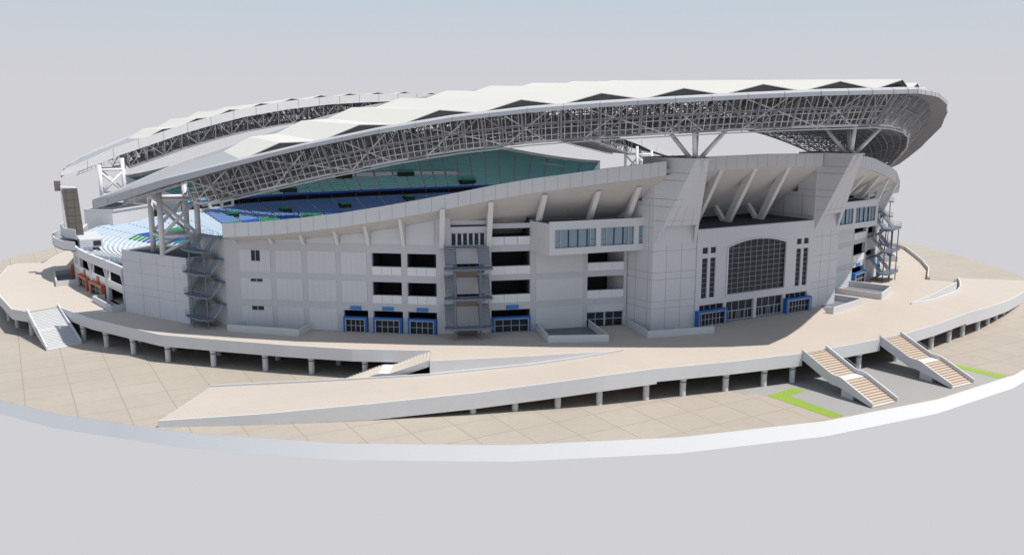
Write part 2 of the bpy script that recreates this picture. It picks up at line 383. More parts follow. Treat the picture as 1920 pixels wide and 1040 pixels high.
def seams(fr,g,us,zs,u0,u1,z0,z1,d,w=.07,mi=0):
    for u in us: fr.box(g,u-w/2,u+w/2,d-.02,d+.015,z0,z1,mi)
    for z in zs: fr.box(g,u0,u1,d-.02,d+.017,z-w/2,z+w/2,mi)

# stand rim (plan x,y, top z) near-left quarter
RIM=[(-96,-74.6,26.2),(-90,-79.3,26.7),(-84,-84,27.5),(-78,-88.6,28.5),(-72,-92.8,29.7),(-66,-96.8,31.0),(-60,-100.8,32.4),(-54,-103.8,33.7),(-48,-106.7,34.8),(-42,-109.9,35.7),(-36,-113,36.6),(-30,-115.6,37.3),(-25.6,-116.8,37.8),(-15.9,-116.3,38.3),(-8,-116.45,38.4),(0,-116.5,38.5)]
FRONT=[(-79,-61,17.6),(-75,-65,17.5),(-70.5,-69,17.4),(-65.5,-73,17.3),(-60.5,-76.5,17.2),(-55.5,-79.7,17.1),(-50.5,-82.3,17.0),(-45,-84.6,17.0),(-39.5,-86.2,16.9),(-34,-87.5,16.8),(-29,-88.2,16.8),(-24,-88.9,16.7),(-19,-89.4,16.7),(-13,-89.8,16.7),(-8,-90,16.7),(0,-90,16.7)]
S1=((-94.9,-69.9),(-62,-95.6));S2=((-62,-95.6),(-52.6,-99.2));S3=((-52.6,-99.2),(-45.3,-101.6));S4=((-45.3,-101.6),(-26.5,-106.9))
def soffit_z(x,y):
    """height of the underside of the upper tier above plan point (near-left quarter)"""
    best=None
    for a,b,fa,fb in zip(RIM[:-1],RIM[1:],FRONT[:-1],FRONT[1:]):
        # bilinear cell test by projecting on rim segment
        for t in (0,.25,.5,.75,1):
            r=[a[i]+(b[i]-a[i])*t for i in range(3)];f=[fa[i]+(fb[i]-fa[i])*t for i in range(3)]
            d=Vector((f[0]-r[0],f[1]-r[1]));Lq=d.length;d/=Lq;v=Vector((x-r[0],y-r[1]));s=v.dot(d);off=abs(v.x*d.y-v.y*d.x)
            if best is None or off<best[0]:
                best=(off,(r[2]-2.6)+(f[2]-.75-(r[2]-2.6))*s/Lq)
    return best[1]

def entrance(fr,u0,u1,label,group,col='blue',d=0,h=3.1,name='entrance_portal',bays=4,z0=DECK,dp=.8):
    p=fr.P((u0+u1)/2,d,z0);t=thing(name,label,'entrance',p,group)
    g=MB();fr.box(g,u0,u0+.38,d+.02,d+dp,z0+.01,z0+h);fr.box(g,u1-.38,u1,d+.02,d+dp,z0+.01,z0+h);fr.box(g,u0,u1,d+.02,d+dp+.003,z0+h+.002,z0+h+.36);g.build('portal_frame',M[col],t)
    g=MB();a=u0+.39;b=u1-.39
    for q in (a,b-.12): fr.box(g,q,q+.12,d+dp-.3,d+dp+.06,z0+.01,z0+h-.13)
    fr.box(g,a,b,d+dp-.3,d+dp+.06,z0+h-.12,z0+h)
    w=(b-a-.24)/bays
    for k in range(1,bays): fr.box(g,a+.12+w*k-.05,a+.12+w*k+.05,d+.3,d+.42,z0+.02,z0+h-.13)
    fr.box(g,a+.12,b-.12,d+.303,d+.417,z0+1.15,z0+1.24);fr.box(g,a+.12,b-.12,d+.303,d+.417,z0+2.35,z0+2.44)
    g.build('door_frame',M['frame'],t)
    g=MB();fr.box(g,a+.12,b-.12,d+.2,d+.25,z0+.02,z0+2.9);g.build('door_glass',M['glass'],t)

PG=[];
# ---------------- wings of the facade (near left + mirrored near right) ----------------
FLO=[(9.8,11.0),(15.3,16.4),(20.8,21.9)]
def wing(sx):
    side='left' if sx>0 else 'right'
    t=thing('facade_wing','long grey facade wing with storey bands, %s of the arched entrance hall'%side,'building wall',(-70*sx,-90,0),'facade wings')
    # S1
    f=Fr(*S1,sx);L=f.L
    o=L-45.0+3.3-3.26   # u shift from old measuring frame
    U=lambda u:u-(45.0-L)
    g=MB();pan=MB();sm=MB()
    bays=[U(x) for x in (5.7,13.0,19.3,26.0,32.0,38.75,45.0)]
    bays[0]=U(5.7);bays[-1]=L
    ops=[]
    for a,b in ((32.5,38.2),(39.3,44.9)):
        ops+=[(U(a),U(b),18.0,20.6),(U(a),U(b),12.5,15.1)]
    for a,b in ((26.7,31.5),(32.55,38.3),(39.3,44.9)): ops.append((U(a),U(b),DECK,9.5))
    wall_open(f,g,0,L,DECK-.2,21.9,ops,.8)
    # top wall following the tier underside
    K=16
    for k in range(K):
        a=L*k/K;b=L*(k+1)/K
        za=soffit_z(*(f.A+f.u*a))+.25;zb=soffit_z(*(f.A+f.u*b))+.25
        f.boxt(g,a,b,-.8,0,21.9,za,zb)
    g.build('facade_wall',M['band'],t)
    # lighter panels
    lv=[(DECK+.05,9.75),(11.05,15.25),(16.45,20.75)]
    ed=[(bays[i]+.55,bays[i+1]-.55) for i in range(4)]
    for i,(a,b) in enumerate(ed):
        for z0,z1 in lv:
            if i==3 and z0<6: continue
            win=None
            if i==0: win={0:(U(8.36),U(10.71),9.2,9.75+.6),1:(U(8.35),U(10.7),15.0,15.9),2:(U(8.7),U(10.4),18.6,20.8)}
            f.box(pan,a,b,0,.09,z0,z1)
            for k in range(1,5): 
                u=a+(b-a)*k/5;f.box(sm,u-.02,u+.02,.08,.1,z0,z1)
    for i in range(6):
        a,b=bays[i]+.45,bays[i+1]-.45;kk=5
        for k in range(kk):
            p,q=a+(b-a)*k/kk,a+(b-a)*(k+1)/kk
            za=soffit_z(*(f.A+f.u*p))+.1;zb=soffit_z(*(f.A+f.u*q))+.1
            if za>22.4: f.boxt(pan,p,q,0,.09,22.35,za,zb)
    o_=len(pan.v);pan.v+=sm.v;pan.f+=[[i+o_ for i in f_] for f_ in sm.f];pan.m+=[1]*len(sm.f)
    pan.build('wall_panel',[M['panel'],M['band']],t)
    # little windows
    for (a,b,z0,z1) in ((8.7,10.4,18.6,20.6),(8.35,10.7,14.6,15.1),(8.36,10.7,9.0,9.75)):
        a,b=U(a),U(b);g=MB();f.box(g,a,b,.09,.14,z0,z1);w=g.build('window',M['glass'],t)
        g=MB();f.box(g,(a+b)/2-.06,(a+b)/2+.06,.14,.19,z0,z1);f.box(g,a-.08,b+.08,.1,.2,z0-.1,z0);g.build('window_frame',M['frame'],t)
    # rooms behind
    g=MB();f.box(g,U(26),L,-7,-6.6,DECK,21.9);
    for z in (DECK+.02,11.0,16.4,21.0): f.box(g,U(26),L,-6.6,-.82,z-.25,z)
    for u in (26.1,32.0,38.75,44.4): f.box(g,U(u),U(u)+.5,-6.55,-.83,DECK+.1,21.8)
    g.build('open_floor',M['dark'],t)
    for a,b in ((32.5,38.2),(39.3,44.9)):
        a,b=U(a),U(b)
        for z in (11.0,16.45):
            for k in range(3):
                w=(b-a)/3;g=MB();f.box(g,a+w*k+.05,a+w*(k+1)-.05,-.35,.05,z+.02,z+1.53);g.build('balcony_panel',M['white'],t)
    names=['leftmost','middle','rightmost'] if sx>0 else ['rightmost','middle','leftmost']
    for k,(a,b) in enumerate(((26.7,31.5),(32.55,38.3),(39.3,44.9))):
        entrance(f,U(a)+.1,U(b)-.1,'blue framed entrance, %s of three side by side in the %s wing'%(names[k],side),'blue entrance portals','blue',h=2.6,bays=4)
        g=MB();m=(U(a)+U(b))/2;f.box(g,m-1.1,m+1.1,.03,.16,9.62,10.35);tag(g.build('entrance_sign',M['sign']),'bright blue sign plate above %s of three entrances, %s wing'%(names[k],side),'sign','blue sign plates')
    # brackets (pilasters rising into the tier)
    for i,u in enumerate(bays[:-1]):
        x,y=(f.A+f.u*u);zs=soffit_z(x,y);g=MB()
        dr=1.7+ (i)*.35;fz=max(21.9,zs-1.7) if i<4 else 21.9
        xo,yo=f.A+f.u*u+f.n*dr
        f2=lambda uu,d,z:f.P(uu,d,z)
        poly=[f2(u-.3,.02,fz),f2(u-.3,.25,fz),f2(u-.3,dr*.8,soffit_z(xo,yo)+.05),f2(u-.3,.02,zs+.2)]
        g.extr(poly,Vector(f2(u+.3,0,0))-Vector(f2(u-.3,0,0)));g.build('fin',M['fin'],t)
    # S2 stairs bay
    f=Fr(*S2,sx);L=f.L;g=MB()
    wall_open(f,g,0,L,DECK-.2,21.95,[(3.0,8.9,16.9,18.7),(3.0,8.9,11.4,12.9),(1.9,2.9,12.0,12.5),(8.9,9.8,12.0,12.5)],.8)
    for a,b in ((0,2.6),(9.4,L)):
        za=soffit_z(*(f.A+f.u*a));zb=soffit_z(*(f.A+f.u*b));f.boxt(g,a,b,-.8,-.001,21.95,za+.3,zb+.3)
    f.box(g,2.6,9.4,-.9,-.1,24.6,25.6);f.box(g,0,L,-1.6,-.9,25.9,26.7)
    g.build('facade_wall',M['panel'],t)
    g=MB();f.box(g,2.6,9.4,-.9,-.78,21.96,24.6)
    for k in range(6): pass
    g.build('door_frame',M['white'],t)
    g=MB()
    for k in range(6):
        a=2.9+k*1.07;f.box(g,a,a+.72,-.77,-.72,22.1,24.3)
    g.build('door_glass',M['glass'],t)
    g=MB();f.box(g,0,L,-7,-6.6,DECK,28)
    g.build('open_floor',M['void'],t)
    # S3
    f=Fr(*S3,sx);L=f.L;g=MB()
    wall_open(f,g,0,L+.3,DECK-.2,22.05,[(.15,L+.1,18.0,20.8),(.15,L+.1,12.5,15.3),(.15,L+.1,DECK,9.6)],.8)
    f.box(g,-.4,L+.3,-.5,0,25.2,26.1)
    g.build('facade_wall',M['band'],t)
    g=MB();f.box(g,0,L,-7,-6.6,DECK,28)
    for z in (DECK+.02,11.0,16.4,22): f.box(g,0,L,-6.6,-.82,z-.25,z)
    f.box(g,L-.3,L,-6.5,-.83,DECK+.1,27)
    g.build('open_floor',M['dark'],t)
    for z in (11.0,16.45,22.05):
        for k in range(3):
            w=(L-.1)/3;g=MB();f.box(g,.1+w*k+.04,.1+w*(k+1)-.04,-.35,.05,z+.02,z+1.55);g.build('balcony_panel',M['white'],t)
    entrance(f,.2,L-.1,'wide blue framed entrance beside the steel stair, %s facade wing'%side,'blue entrance portals','blue',h=2.6,bays=4)
    g=MB();f.box(g,3,5.4,.03,.16,9.75,10.5);tag(g.build('entrance_sign',M['sign']),'bright blue sign plate above the single wide entrance, %s wing'%side,'sign','blue sign plates')
    # S4 under the glazed lounge
    f=Fr(*S4,sx);L=f.L;g=MB()
    a,b=11.45,L-.6 if L<19.6 else 18.9
    ops=[(a,b,18.0,20.1),(a,b,12.5,15.3),(a,b,DECK,8.2)]
    wall_open(f,g,0,L,DECK-.2,26.6,ops,.8);g.build('facade_wall',M['band'],t)
    g=MB()
    for z0,z1 in ((DECK+.05,9.75),(11.05,15.25),(16.45,20.6)):
        f.box(g,1.1,10.5,0,.09,z0,z1)
    f.box(g,a,b,0,.09,8.25,9.7);g.build('wall_panel',M['panel'],t)
    g=MB();f.box(g,10,L,-7,-6.6,DECK,22)
    for z in (DECK+.02,11.0,16.4,22): f.box(g,10,L,-6.6,-.82,z-.25,z)
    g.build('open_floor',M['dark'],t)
    for z in (11.0,16.45):
        for k in range(3):
            w=(b-a)/3;g=MB();f.box(g,a+w*k+.04,a+w*(k+1)-.04,-.35,.05,z+.02,z+1.53);g.build('balcony_panel',M['white'],t)
    g=MB();f.box(g,a,b,-.4,-.35,DECK+.1,8.1);g.build('door_glass',M['glass'],t)
    g=MB();m=(a+b)/2
    for u in (a,a+1.75,m-.2,m+1.75,b-.12): f.box(g,u,u+(.35 if abs(u-m)<.3 else .1),-.34,-.25,DECK+.02,8.2)
    f.box(g,a,b,-.335,-.255,6.7,6.8);f.box(g,a,b,-.335,-.255,8.08,8.2);g.build('door_frame',M['frame'],t)
    # glazed lounge box
    bx=thing('glazed_lounge','projecting lounge box with blue windows, %s of the arched entrance hall'%side,'building',mir((-37,-106,20.8),sx),'glazed lounge boxes')
    A=f.A+f.u*2.0+f.n*6.0;B=Vector((-23.6,-111.2))
    ff=Fr((A.x,A.y),(B.x,B.y),sx);Lf=ff.L
    back0=f.A+f.u*.0;back1=f.A+f.u*L
    def slab(g,z0,z1,mi=0,e=0):
        P=[mir((A.x,A.y),sx),mir((B.x,B.y),sx),mir((back1.x,back1.y),sx),mir((back0.x,back0.y),sx)]
        g.prism(P,z0,z1,mi)
    g=MB();slab(g,20.7,21.0);slab(g,26.0,26.5)
    wins=[(1.1,9.35),(10.5,17.3),(18.5,Lf-1.6)]
    wall_open(ff,g,.0,Lf,21.0,26.0,[(a_,b_,22.0,25.3) for a_,b_ in wins],.4)
    sd=Fr((back0.x,back0.y),(A.x,A.y),sx)
    nn=Vector((sd.u.y,-sd.u.x));
    for (p,q) in ((back0,A),):
        P=[(p.x,p.y),(q.x,q.y),(q.x+f.u.x*.4,q.y+f.u.y*.4),(p.x+f.u.x*.4,p.y+f.u.y*.4)]
        g.prism([mir(k,sx) for k in P],21.0,26.0)
    # roof upstand
    ff.box(g,0,Lf,-.35,0,26.5,26.9)
    g.build('lounge_walls',M['wall'],bx)
    g=MB();P=[A+f.u*.3-f.n*.4,B-f.n*.3,back1,back0+f.u*.3]
    g.prism([mir((p.x,p.y),sx) for p in P],26.51,26.6);g.build('flat_roof',M['roofdark'],bx)
    for a_,b_ in wins:
        g=MB();ff.box(g,a_,b_,-.3,-.25,22.0,25.3);w=g.build('window',M['bglass'],bx)
        g=MB();e=.1
        ff.box(g,a_-e,b_+e,-.24,.04,21.9,22.0);ff.box(g,a_-e,b_+e,-.24,.04,25.3,25.4);ff.box(g,a_-e,a_,-.24,.04,22,25.3);ff.box(g,b_,b_+e,-.24,.04,22,25.3)
        for u in (a_+1.05,b_-1.15):
            if a_+.5<u<b_-.3: ff.box(g,u,u+.13,-.24,.0,22,25.3)
        ff.box(g,a_,a_+1.0,-.24,0,22.9,23.02)
        if b_-a_>5: ff.box(g,b_-1.0,b_,-.24,0,22.9,23.02)
        g.build('window_frame',M['frame'],bx)
        g=MB();k=a_+2.7
        while k<b_-1.3: ff.box(g,k,k+.1,-.24,-.05,22,25.3);k+=1.9
        if g.v: g.build('mullion',M['dark'],bx)
    # tall raking fins
    tf=t
    def rake(p0,p1,z0,z1,wd,w_in,name='raking_fin',fr=f):
        """p0 foot plan, p1 head plan (unmirrored), wd width along fr.u, w_in bar depth"""
        g=MB();n2=(Vector(p1)-Vector(p0));ln=n2.length;n2.normalize();w2=Vector((-n2.y,n2.x))*wd/2
        F=[Vector(p0)-n2*w_in/2,Vector(p0)+n2*w_in/2,Vector(p1)+n2*w_in/2,Vector(p1)-n2*w_in/2];Z=[z0,z0,z1,z1]
        poly=[];
        a=[mir((p.x-w2.x,p.y-w2.y,z),sx) for p,z in zip(F,Z)];b=[mir((p.x+w2.x,p.y+w2.y,z),sx) for p,z in zip(F,Z)]
        g.add(a+b,[(0,1,2,3),(7,6,5,4),(0,4,5,1),(1,5,6,2),(2,6,7,3),(3,7,4,0)])
        return g.build(name,M['fin'],tf)
    f2=Fr(*S2,sx)
    for fr,u,z0,out,wd in ((f2,.9,21.9,3.4,.9),(f2,9.7,21.9,3.6,.9)):
        p=fr.A+fr.u*u+fr.n*.35;q=fr.A+fr.u*u+fr.n*out;rake((p.x,p.y),(q.x,q.y),z0,soffit_z(q.x,q.y)+.3,wd,1.1)
    for u,out in ((1.3,4.8),(11.3,5.6),(19.0,6.2)):
        p=f.A+f.u*u+f.n*.9;q=f.A+f.u*u+f.n*out
        rake((p.x,p.y),(q.x,q.y),26.5,soffit_z(q.x,q.y)+.3,.9,1.3)
        p2=f.A+f.u*(u-.0)-f.n*4.5;q2=f.A+f.u*u+f.n*2.6
        # back brace
        g=MB();a=mir((p2.x,p2.y,soffit_z(p2.x,p2.y)-.1),sx);m_=mir((q2.x,q2.y,28.9),sx);g.tube(mir((p2.x,p2.y,26.0),sx),mir((p2.x,p2.y,28.4),sx),.5,6);g.build('brace',M['fin'],tf)
    # corner return wall between block and facade
    cw=Fr((-97.6,-62.2),S1[0],sx);g=MB();cw.box(g,-.5,cw.L,-.8,0,DECK-.2,22.6);g.build('facade_wall',M['panel'],t)
wing(1);wing(-1)

# ---------------- concrete pylons flanking the hall ----------------
def pylon(sx,sy=1):
    lab='tall concrete pylon with wedge front, %s of the arched entrance hall'%('left' if sx>0 else 'right') if sy>0 else 'tall concrete pylon on the far side of the stadium at the %s'%('left' if sx>0 else 'right')
    t=thing('concrete_pylon',lab,'tower',mir((-21,-113,DECK),sx,sy),'concrete pylons')
    m=lambda x,y,z: (x*sx,y*sy,z)
    base=[(-25.5,-113.5),(-16.0,-114.9),(-15.6,-101),(-26.9,-101)]
    g=MB()
    if sy<0: base=[(-25.5,-113.5),(-16.0,-114.9),(-16.0,-114.0),(-25.6,-112.9)]
    g.prism([mir(p,sx,sy) for p in base],DECK-.2,30.0);g.prism([mir(p,sx,sy) for p in [(-25.5,-113.5),(-16.0,-114.9),(-15.85,-110.2 if sy>0 else -114),(-25.85,-110.2 if sy>0 else -113)]],30.002,38.0)
    zb=25.6
    # wedge: left edge line from (-25.5,-113.5,22) to (-22.3,-121,38); right edge (-16,-114.9,22)->(-19.2,-121,38)
    TL=Vector((-22.3,-120.9,38.0));TR=Vector((-19.3,-121.1,38.0));BL=Vector((-25.3,-113.52,22.0));BR=Vector((-16.1,-114.87,22.0))
    k=(zb-22)/16;ML=BL.lerp(TL,k);MR=BR.lerp(TR,k)
    w=[m(-25.3,-113.4,zb),m(-16.1,-114.8,zb),m(*MR),m(*ML),m(-25.3,-113.4,38.0),m(-16.1,-114.8,38.0),m(*TR),m(*TL)]
    g.hexa(w)
    # prongs
    for P0,P1,s in ((BL,ML,1),(BR,MR,-1)):
        q0=P0+Vector((0.7*s,0,0));q1=P1+Vector((.75*s,0,0));iy=-113.3 if s>0 else -114.7
        g.add([m(P0.x,iy,zb),m(*P0),m(*P1),m(q0.x,iy,zb),m(*q0),m(*q1)],[(0,1,2),(5,4,3),(1,4,5,2),(0,2,5,3),(0,3,4,1)])
    g.build('pylon_shaft',M['wall'],t)
    g=MB();P=[(-25.7,-113.4),(-22.5,-121.2),(-19.1,-121.4),(-15.8,-114.8),(-15.7,-110),(-26,-110)]
    g.prism([mir(p,sx,sy) for p in P],38.02,38.35);g.build('pylon_top',M['rim'],t)
    # seams
    g=MB()
    f=Fr((-25.5,-113.5),(-16.0,-114.9),sx,sy)
    zs=[9.6,11.0,15.2,16.6,20.7]
    seams(f,g,[3.0,6.3],zs,0,f.L,DECK,22,0,.06)
    for z in (25.2,29.3,30.7,34.6,36.0): pass
    f=Fr((-26.9,-101),(-25.5,-113.5),sx,sy);seams(f,g,[f.L-1.2,f.L-4.5],zs+[25.2,29.3,30.7,34.2],0,f.L,DECK,30,0,.06)
    f=Fr((-15.6,-101),(-16.0,-114.9),sx,sy);f.n=Vector((1,0));seams(f,g,[f.L-3,f.L-8],[25.2,29.3,30.7,34.2],0,f.L,24.6,30,.42,.06)
    # seams on wedge faces
    def ln(a,b,r=.032): g.tube(a,b,r,4)
    for z in (26.6,29.3,30.7,34.2,35.6):
        kk=(z-22)/16;L1=BL.lerp(TL,kk);R1=BR.lerp(TR,kk)
        ln(m(L1.x,L1.y,z),m(R1.x,R1.y,z));ln(m(L1.x,L1.y,z),m(-25.4,-113.45,z));ln(m(R1.x,R1.y,z),m(-16,-114.85,z))
    for s_ in (.22,.5,.78):
        a=ML.lerp(MR,s_);b=TL.lerp(TR,.5+ (s_-.5)*.3);ln(m(a.x,a.y-.01,a.z),m(b.x,b.y-.01,b.z))
    g.build('joint_lines',M['seam'],t)
pylon(1);pylon(-1);pylon(1,-1);pylon(-1,-1)

# ---------------- entrance hall ----------------
hall=thing('entrance_hall','central entrance hall wall with a large arched glass window between two concrete pylons','building',(0,-115,DECK))
f=Fr((-16,-115.1),(16,-115.1));X=lambda x:x+16
g=MB()
ops=[(X(-8.1),X(8.1),10.9,21.9)]
for a,b in ((-14.6,-13.15),(-12.5,-11.1),(11.1,12.5),(13.15,14.6)):
    ops+=[(X(a),X(b),10.8,18.7),(X(a),X(b),19.6,20.8)]
ops+=[(X(-14.9),X(-8.6),DECK,9.4),(X(-7.9),X(-.4),DECK,9.4),(X(.4),X(7.9),DECK,9.4),(X(8.6),X(14.9),DECK,9.4)]
# arch solids
wall_open(f,g,0.05,31.95,DECK-.1,24.4,ops,.7)
def arch(x,ztop=21.75,spring=20.45,w=8.1): return spring+(ztop-spring)*(1-(x/w)**2)
K=20
for k in range(K):
    a=-8.1+16.2*k/K;b=a+16.2/K
    g.hexa([(a,-115.1,arch(a)),(b,-115.1,arch(b)),(b,-114.4,arch(b)),(a,-114.4,arch(a)),(a,-115.1,21.91),(b,-115.1,21.91),(b,-114.4,21.91),(a,-114.4,21.91)])
g.build('hall_wall',M['wall'],hall)
g=MB()
g.box(-15.9,15.9,-114.4,-101,24.2,24.45);g.build('balcony_floor',M['roofdark'],hall)
g=MB();g.box(-15.9,15.9,-108,-107.6,DECK,24.2);g.box(-15.9,15.9,-114.3,-108,DECK-.3,DECK-.05);g.box(-15.9,15.9,-114.3,-108,9.6,9.9);g.box(-15.4,15.4,-101.5,-101.2,24.5,31)
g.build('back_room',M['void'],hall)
# arched window
g=MB();N_=9;W=16.2
vs=[];K=24
top=[(-8.1+16.2*k/K,-114.75,arch(-8.1+16.2*k/K)-.02) for k in range(K+1)]
g.add([(-8.1,-114.75,10.9),(8.1,-114.75,10.9)]+list(reversed(top)),[tuple(range(K+3))]);aw=g.build('arched_window',M['glass'],hall)
g=MB()
for k in range(1,10):
    x=-8.1+1.62*k;g.box(x-.024,x+.024,-114.87,-114.8,10.9,arch(x))
for k in range(0,10):
    z=11.0+.98*k*1.03
    if z<21.7:
        xw=8.1 if z<20.45 else 8.1*math.sqrt(max(0,1-(z-20.45)/1.3))
        g.box(-xw,xw,-114.875,-114.79,z-.024,z+.024)
g.build('glazing_bars',M['frame'],aw)
g=MB()
for s in (-1,1): g.box(s*8.1-.18,s*8.1+.18,-115.28,-114.9,10.7,20.45)
g.box(-8.28,8.28,-115.3,-114.9,10.55,10.85)
for k in range(K):
    a=top[k];b=top[k+1];g.tube((a[0],-115.15,a[2]),(b[0],-115.15,b[2]),.16,5)
g.build('window_surround',M['rim'],aw)
for a,b in ((-14.6,-13.15),(-12.5,-11.1),(11.1,12.5),(13.15,14.6)):
    g=MB();g.box(a,b,-114.8,-114.7,10.8,18.7);w=g.build('tall_window',M['glass'],hall)
    g=MB()
    for k in range(1,8): g.box(a,b,-114.86,-114.8,10.8+k*.99-.025,10.8+k*.99+.025)
    g.build('glazing_bars',M['frame'],w)
    g=MB();g.box(a,b,-114.8,-114.7,19.6,20.8);g.build('square_window',M['glass'],hall)
for (a,b) in ((-7.9,-.4),(.4,7.9)):
    g=MB();g.box(a,b,-114.6,-114.55,DECK,9.4);dd=g.build('glass_door',M['glass'],hall)
    g=MB()
    for k in range(5): 
        x=a+(b-a-.1)*k/4;g.box(x,x+.1,-114.72,-114.6,DECK,9.4)
    for k in range(8):
        x=a+(b-a-.1)*k/7;g.box(x,x+.09,-114.71,-114.605,DECK,7.3)
    g.box(a,b,-114.73,-114.6,7.3,7.45);g.box(a,b,-114.73,-114.6,DECK,DECK+.2);g.build('door_frame',M['frame'],dd)
for (a,b) in ((-14.9,-8.6),(8.6,14.9)):
    g=MB();g.box(a,b,-114.6,-114.55,8.3,9.4);dd=g.build('fanlight',M['void'],hall)
    g=MB()
    for k in range(1,4):
        x=a+(b-a)*k/4;g.box(x-.05,x+.05,-114.7,-114.6,8.3,9.4)
    g.build('door_frame',M['frame'],dd)
entrance(f,X(-16.0),X(-8.4),'blue framed glass entrance at the left foot of the arched entrance hall','blue entrance portals','blue',h=2.75,bays=7,dp=1.0)
entrance(f,X(8.0),X(15.4),'blue framed glass entrance at the right foot of the arched entrance hall','blue entrance portals','blue',h=2.75,bays=7,dp=1.0)
# hall fins: V shaped props on balcony
for x in (-11.1,-2.2,7.0):
    g=MB();w=.45
    F=[(x,-107.6,24.46),(x,-109.2,24.46),(x,-115.9,35.9),(x,-114.2,36.0)]
    g.extr([(a-w,b,c) for a,b,c in F],(2*w,0,0));g.build('raking_fin',M['fin'],hall)
    g=MB();F=[(x,-106.8,24.46),(x,-107.9,24.46),(x,-102.4,30.3),(x,-101.4,30.3)]
    g.extr([(a-w,b,c) for a,b,c in F],(2*w,0,0))
    F=[(x,-102.6,30.3),(x,-101.4,30.3),(x,-107.4,33.2),(x,-108.2,33.2)]
    g.extr([(a-w*.98,b,c) for a,b,c in F],(1.96*w,0,0));g.build('brace',M['fin'],hall)

# ---------------- tiers ----------------
RF=RIM[:-1]+[RIM[-1]]+[(-x,y,z) for x,y,z in reversed(RIM[:-1])]
FF=FRONT[:-1]+[FRONT[-1]]+[(-x,y,z) for x,y,z in reversed(FRONT[:-1])]
V3=Vector
def rows(stO,stI,n,parent,matpick,tiermat,seat_h=.42,aisle=.5,name='seat_block',s0=.3,s1=.92):
    """stO outer/top stations, stI inner/bottom stations (3d). builds steps and seat rows"""
    N=len(stO);g=MB()
    P=[[V3(stI[i]).lerp(V3(stO[i]),k/n) for k in range(n+1)] for i in range(N)]
    for i in range(N-1):
        for k in range(n):
            a,b=P[i][k],P[i][k+1];c,d=P[i+1][k],P[i+1][k+1]
            g.add([(a.x,a.y,a.z),(b.x,b.y,a.z),(d.x,d.y,c.z),(c.x,c.y,c.z)],[(0,1,2,3)])
            g.add([(b.x,b.y,a.z),(b.x,b.y,b.z),(d.x,d.y,d.z),(d.x,d.y,c.z)],[(0,1,2,3)])
    g.build('tier_steps',tiermat,parent)
    blocks={}
    for i in range(N-1):
        e=(V3(stO[i+1])-V3(stO[i])).length;w=aisle/max(e,1)
        for k in range(n):
            key,mt=matpick(i,k)
            if key is None: continue
            g=blocks.setdefault(key,(MB(),mt))[0]
            a,b=P[i][k],P[i][k+1];c,d=P[i+1][k],P[i+1][k+1]
            def q(s,t,z): 
                p=a.lerp(b,t).lerp(c.lerp(d,t),s);return (p.x,p.y,a.z+(c.z-a.z)*s+z)
            g.hexa([q(w,s0,.03),q(1-w,s0,.03),q(1-w,s1,.03),q(w,s1,.03),q(w,s0,seat_h),q(1-w,s0,seat_h),q(1-w,s1,seat_h+.3),q(w,s1,seat_h+.3)])
    for key,(g,mt) in blocks.items(): g.build(name,mt,parent)
def m2(p,sy): return (p[0],p[1]*sy,p[2])
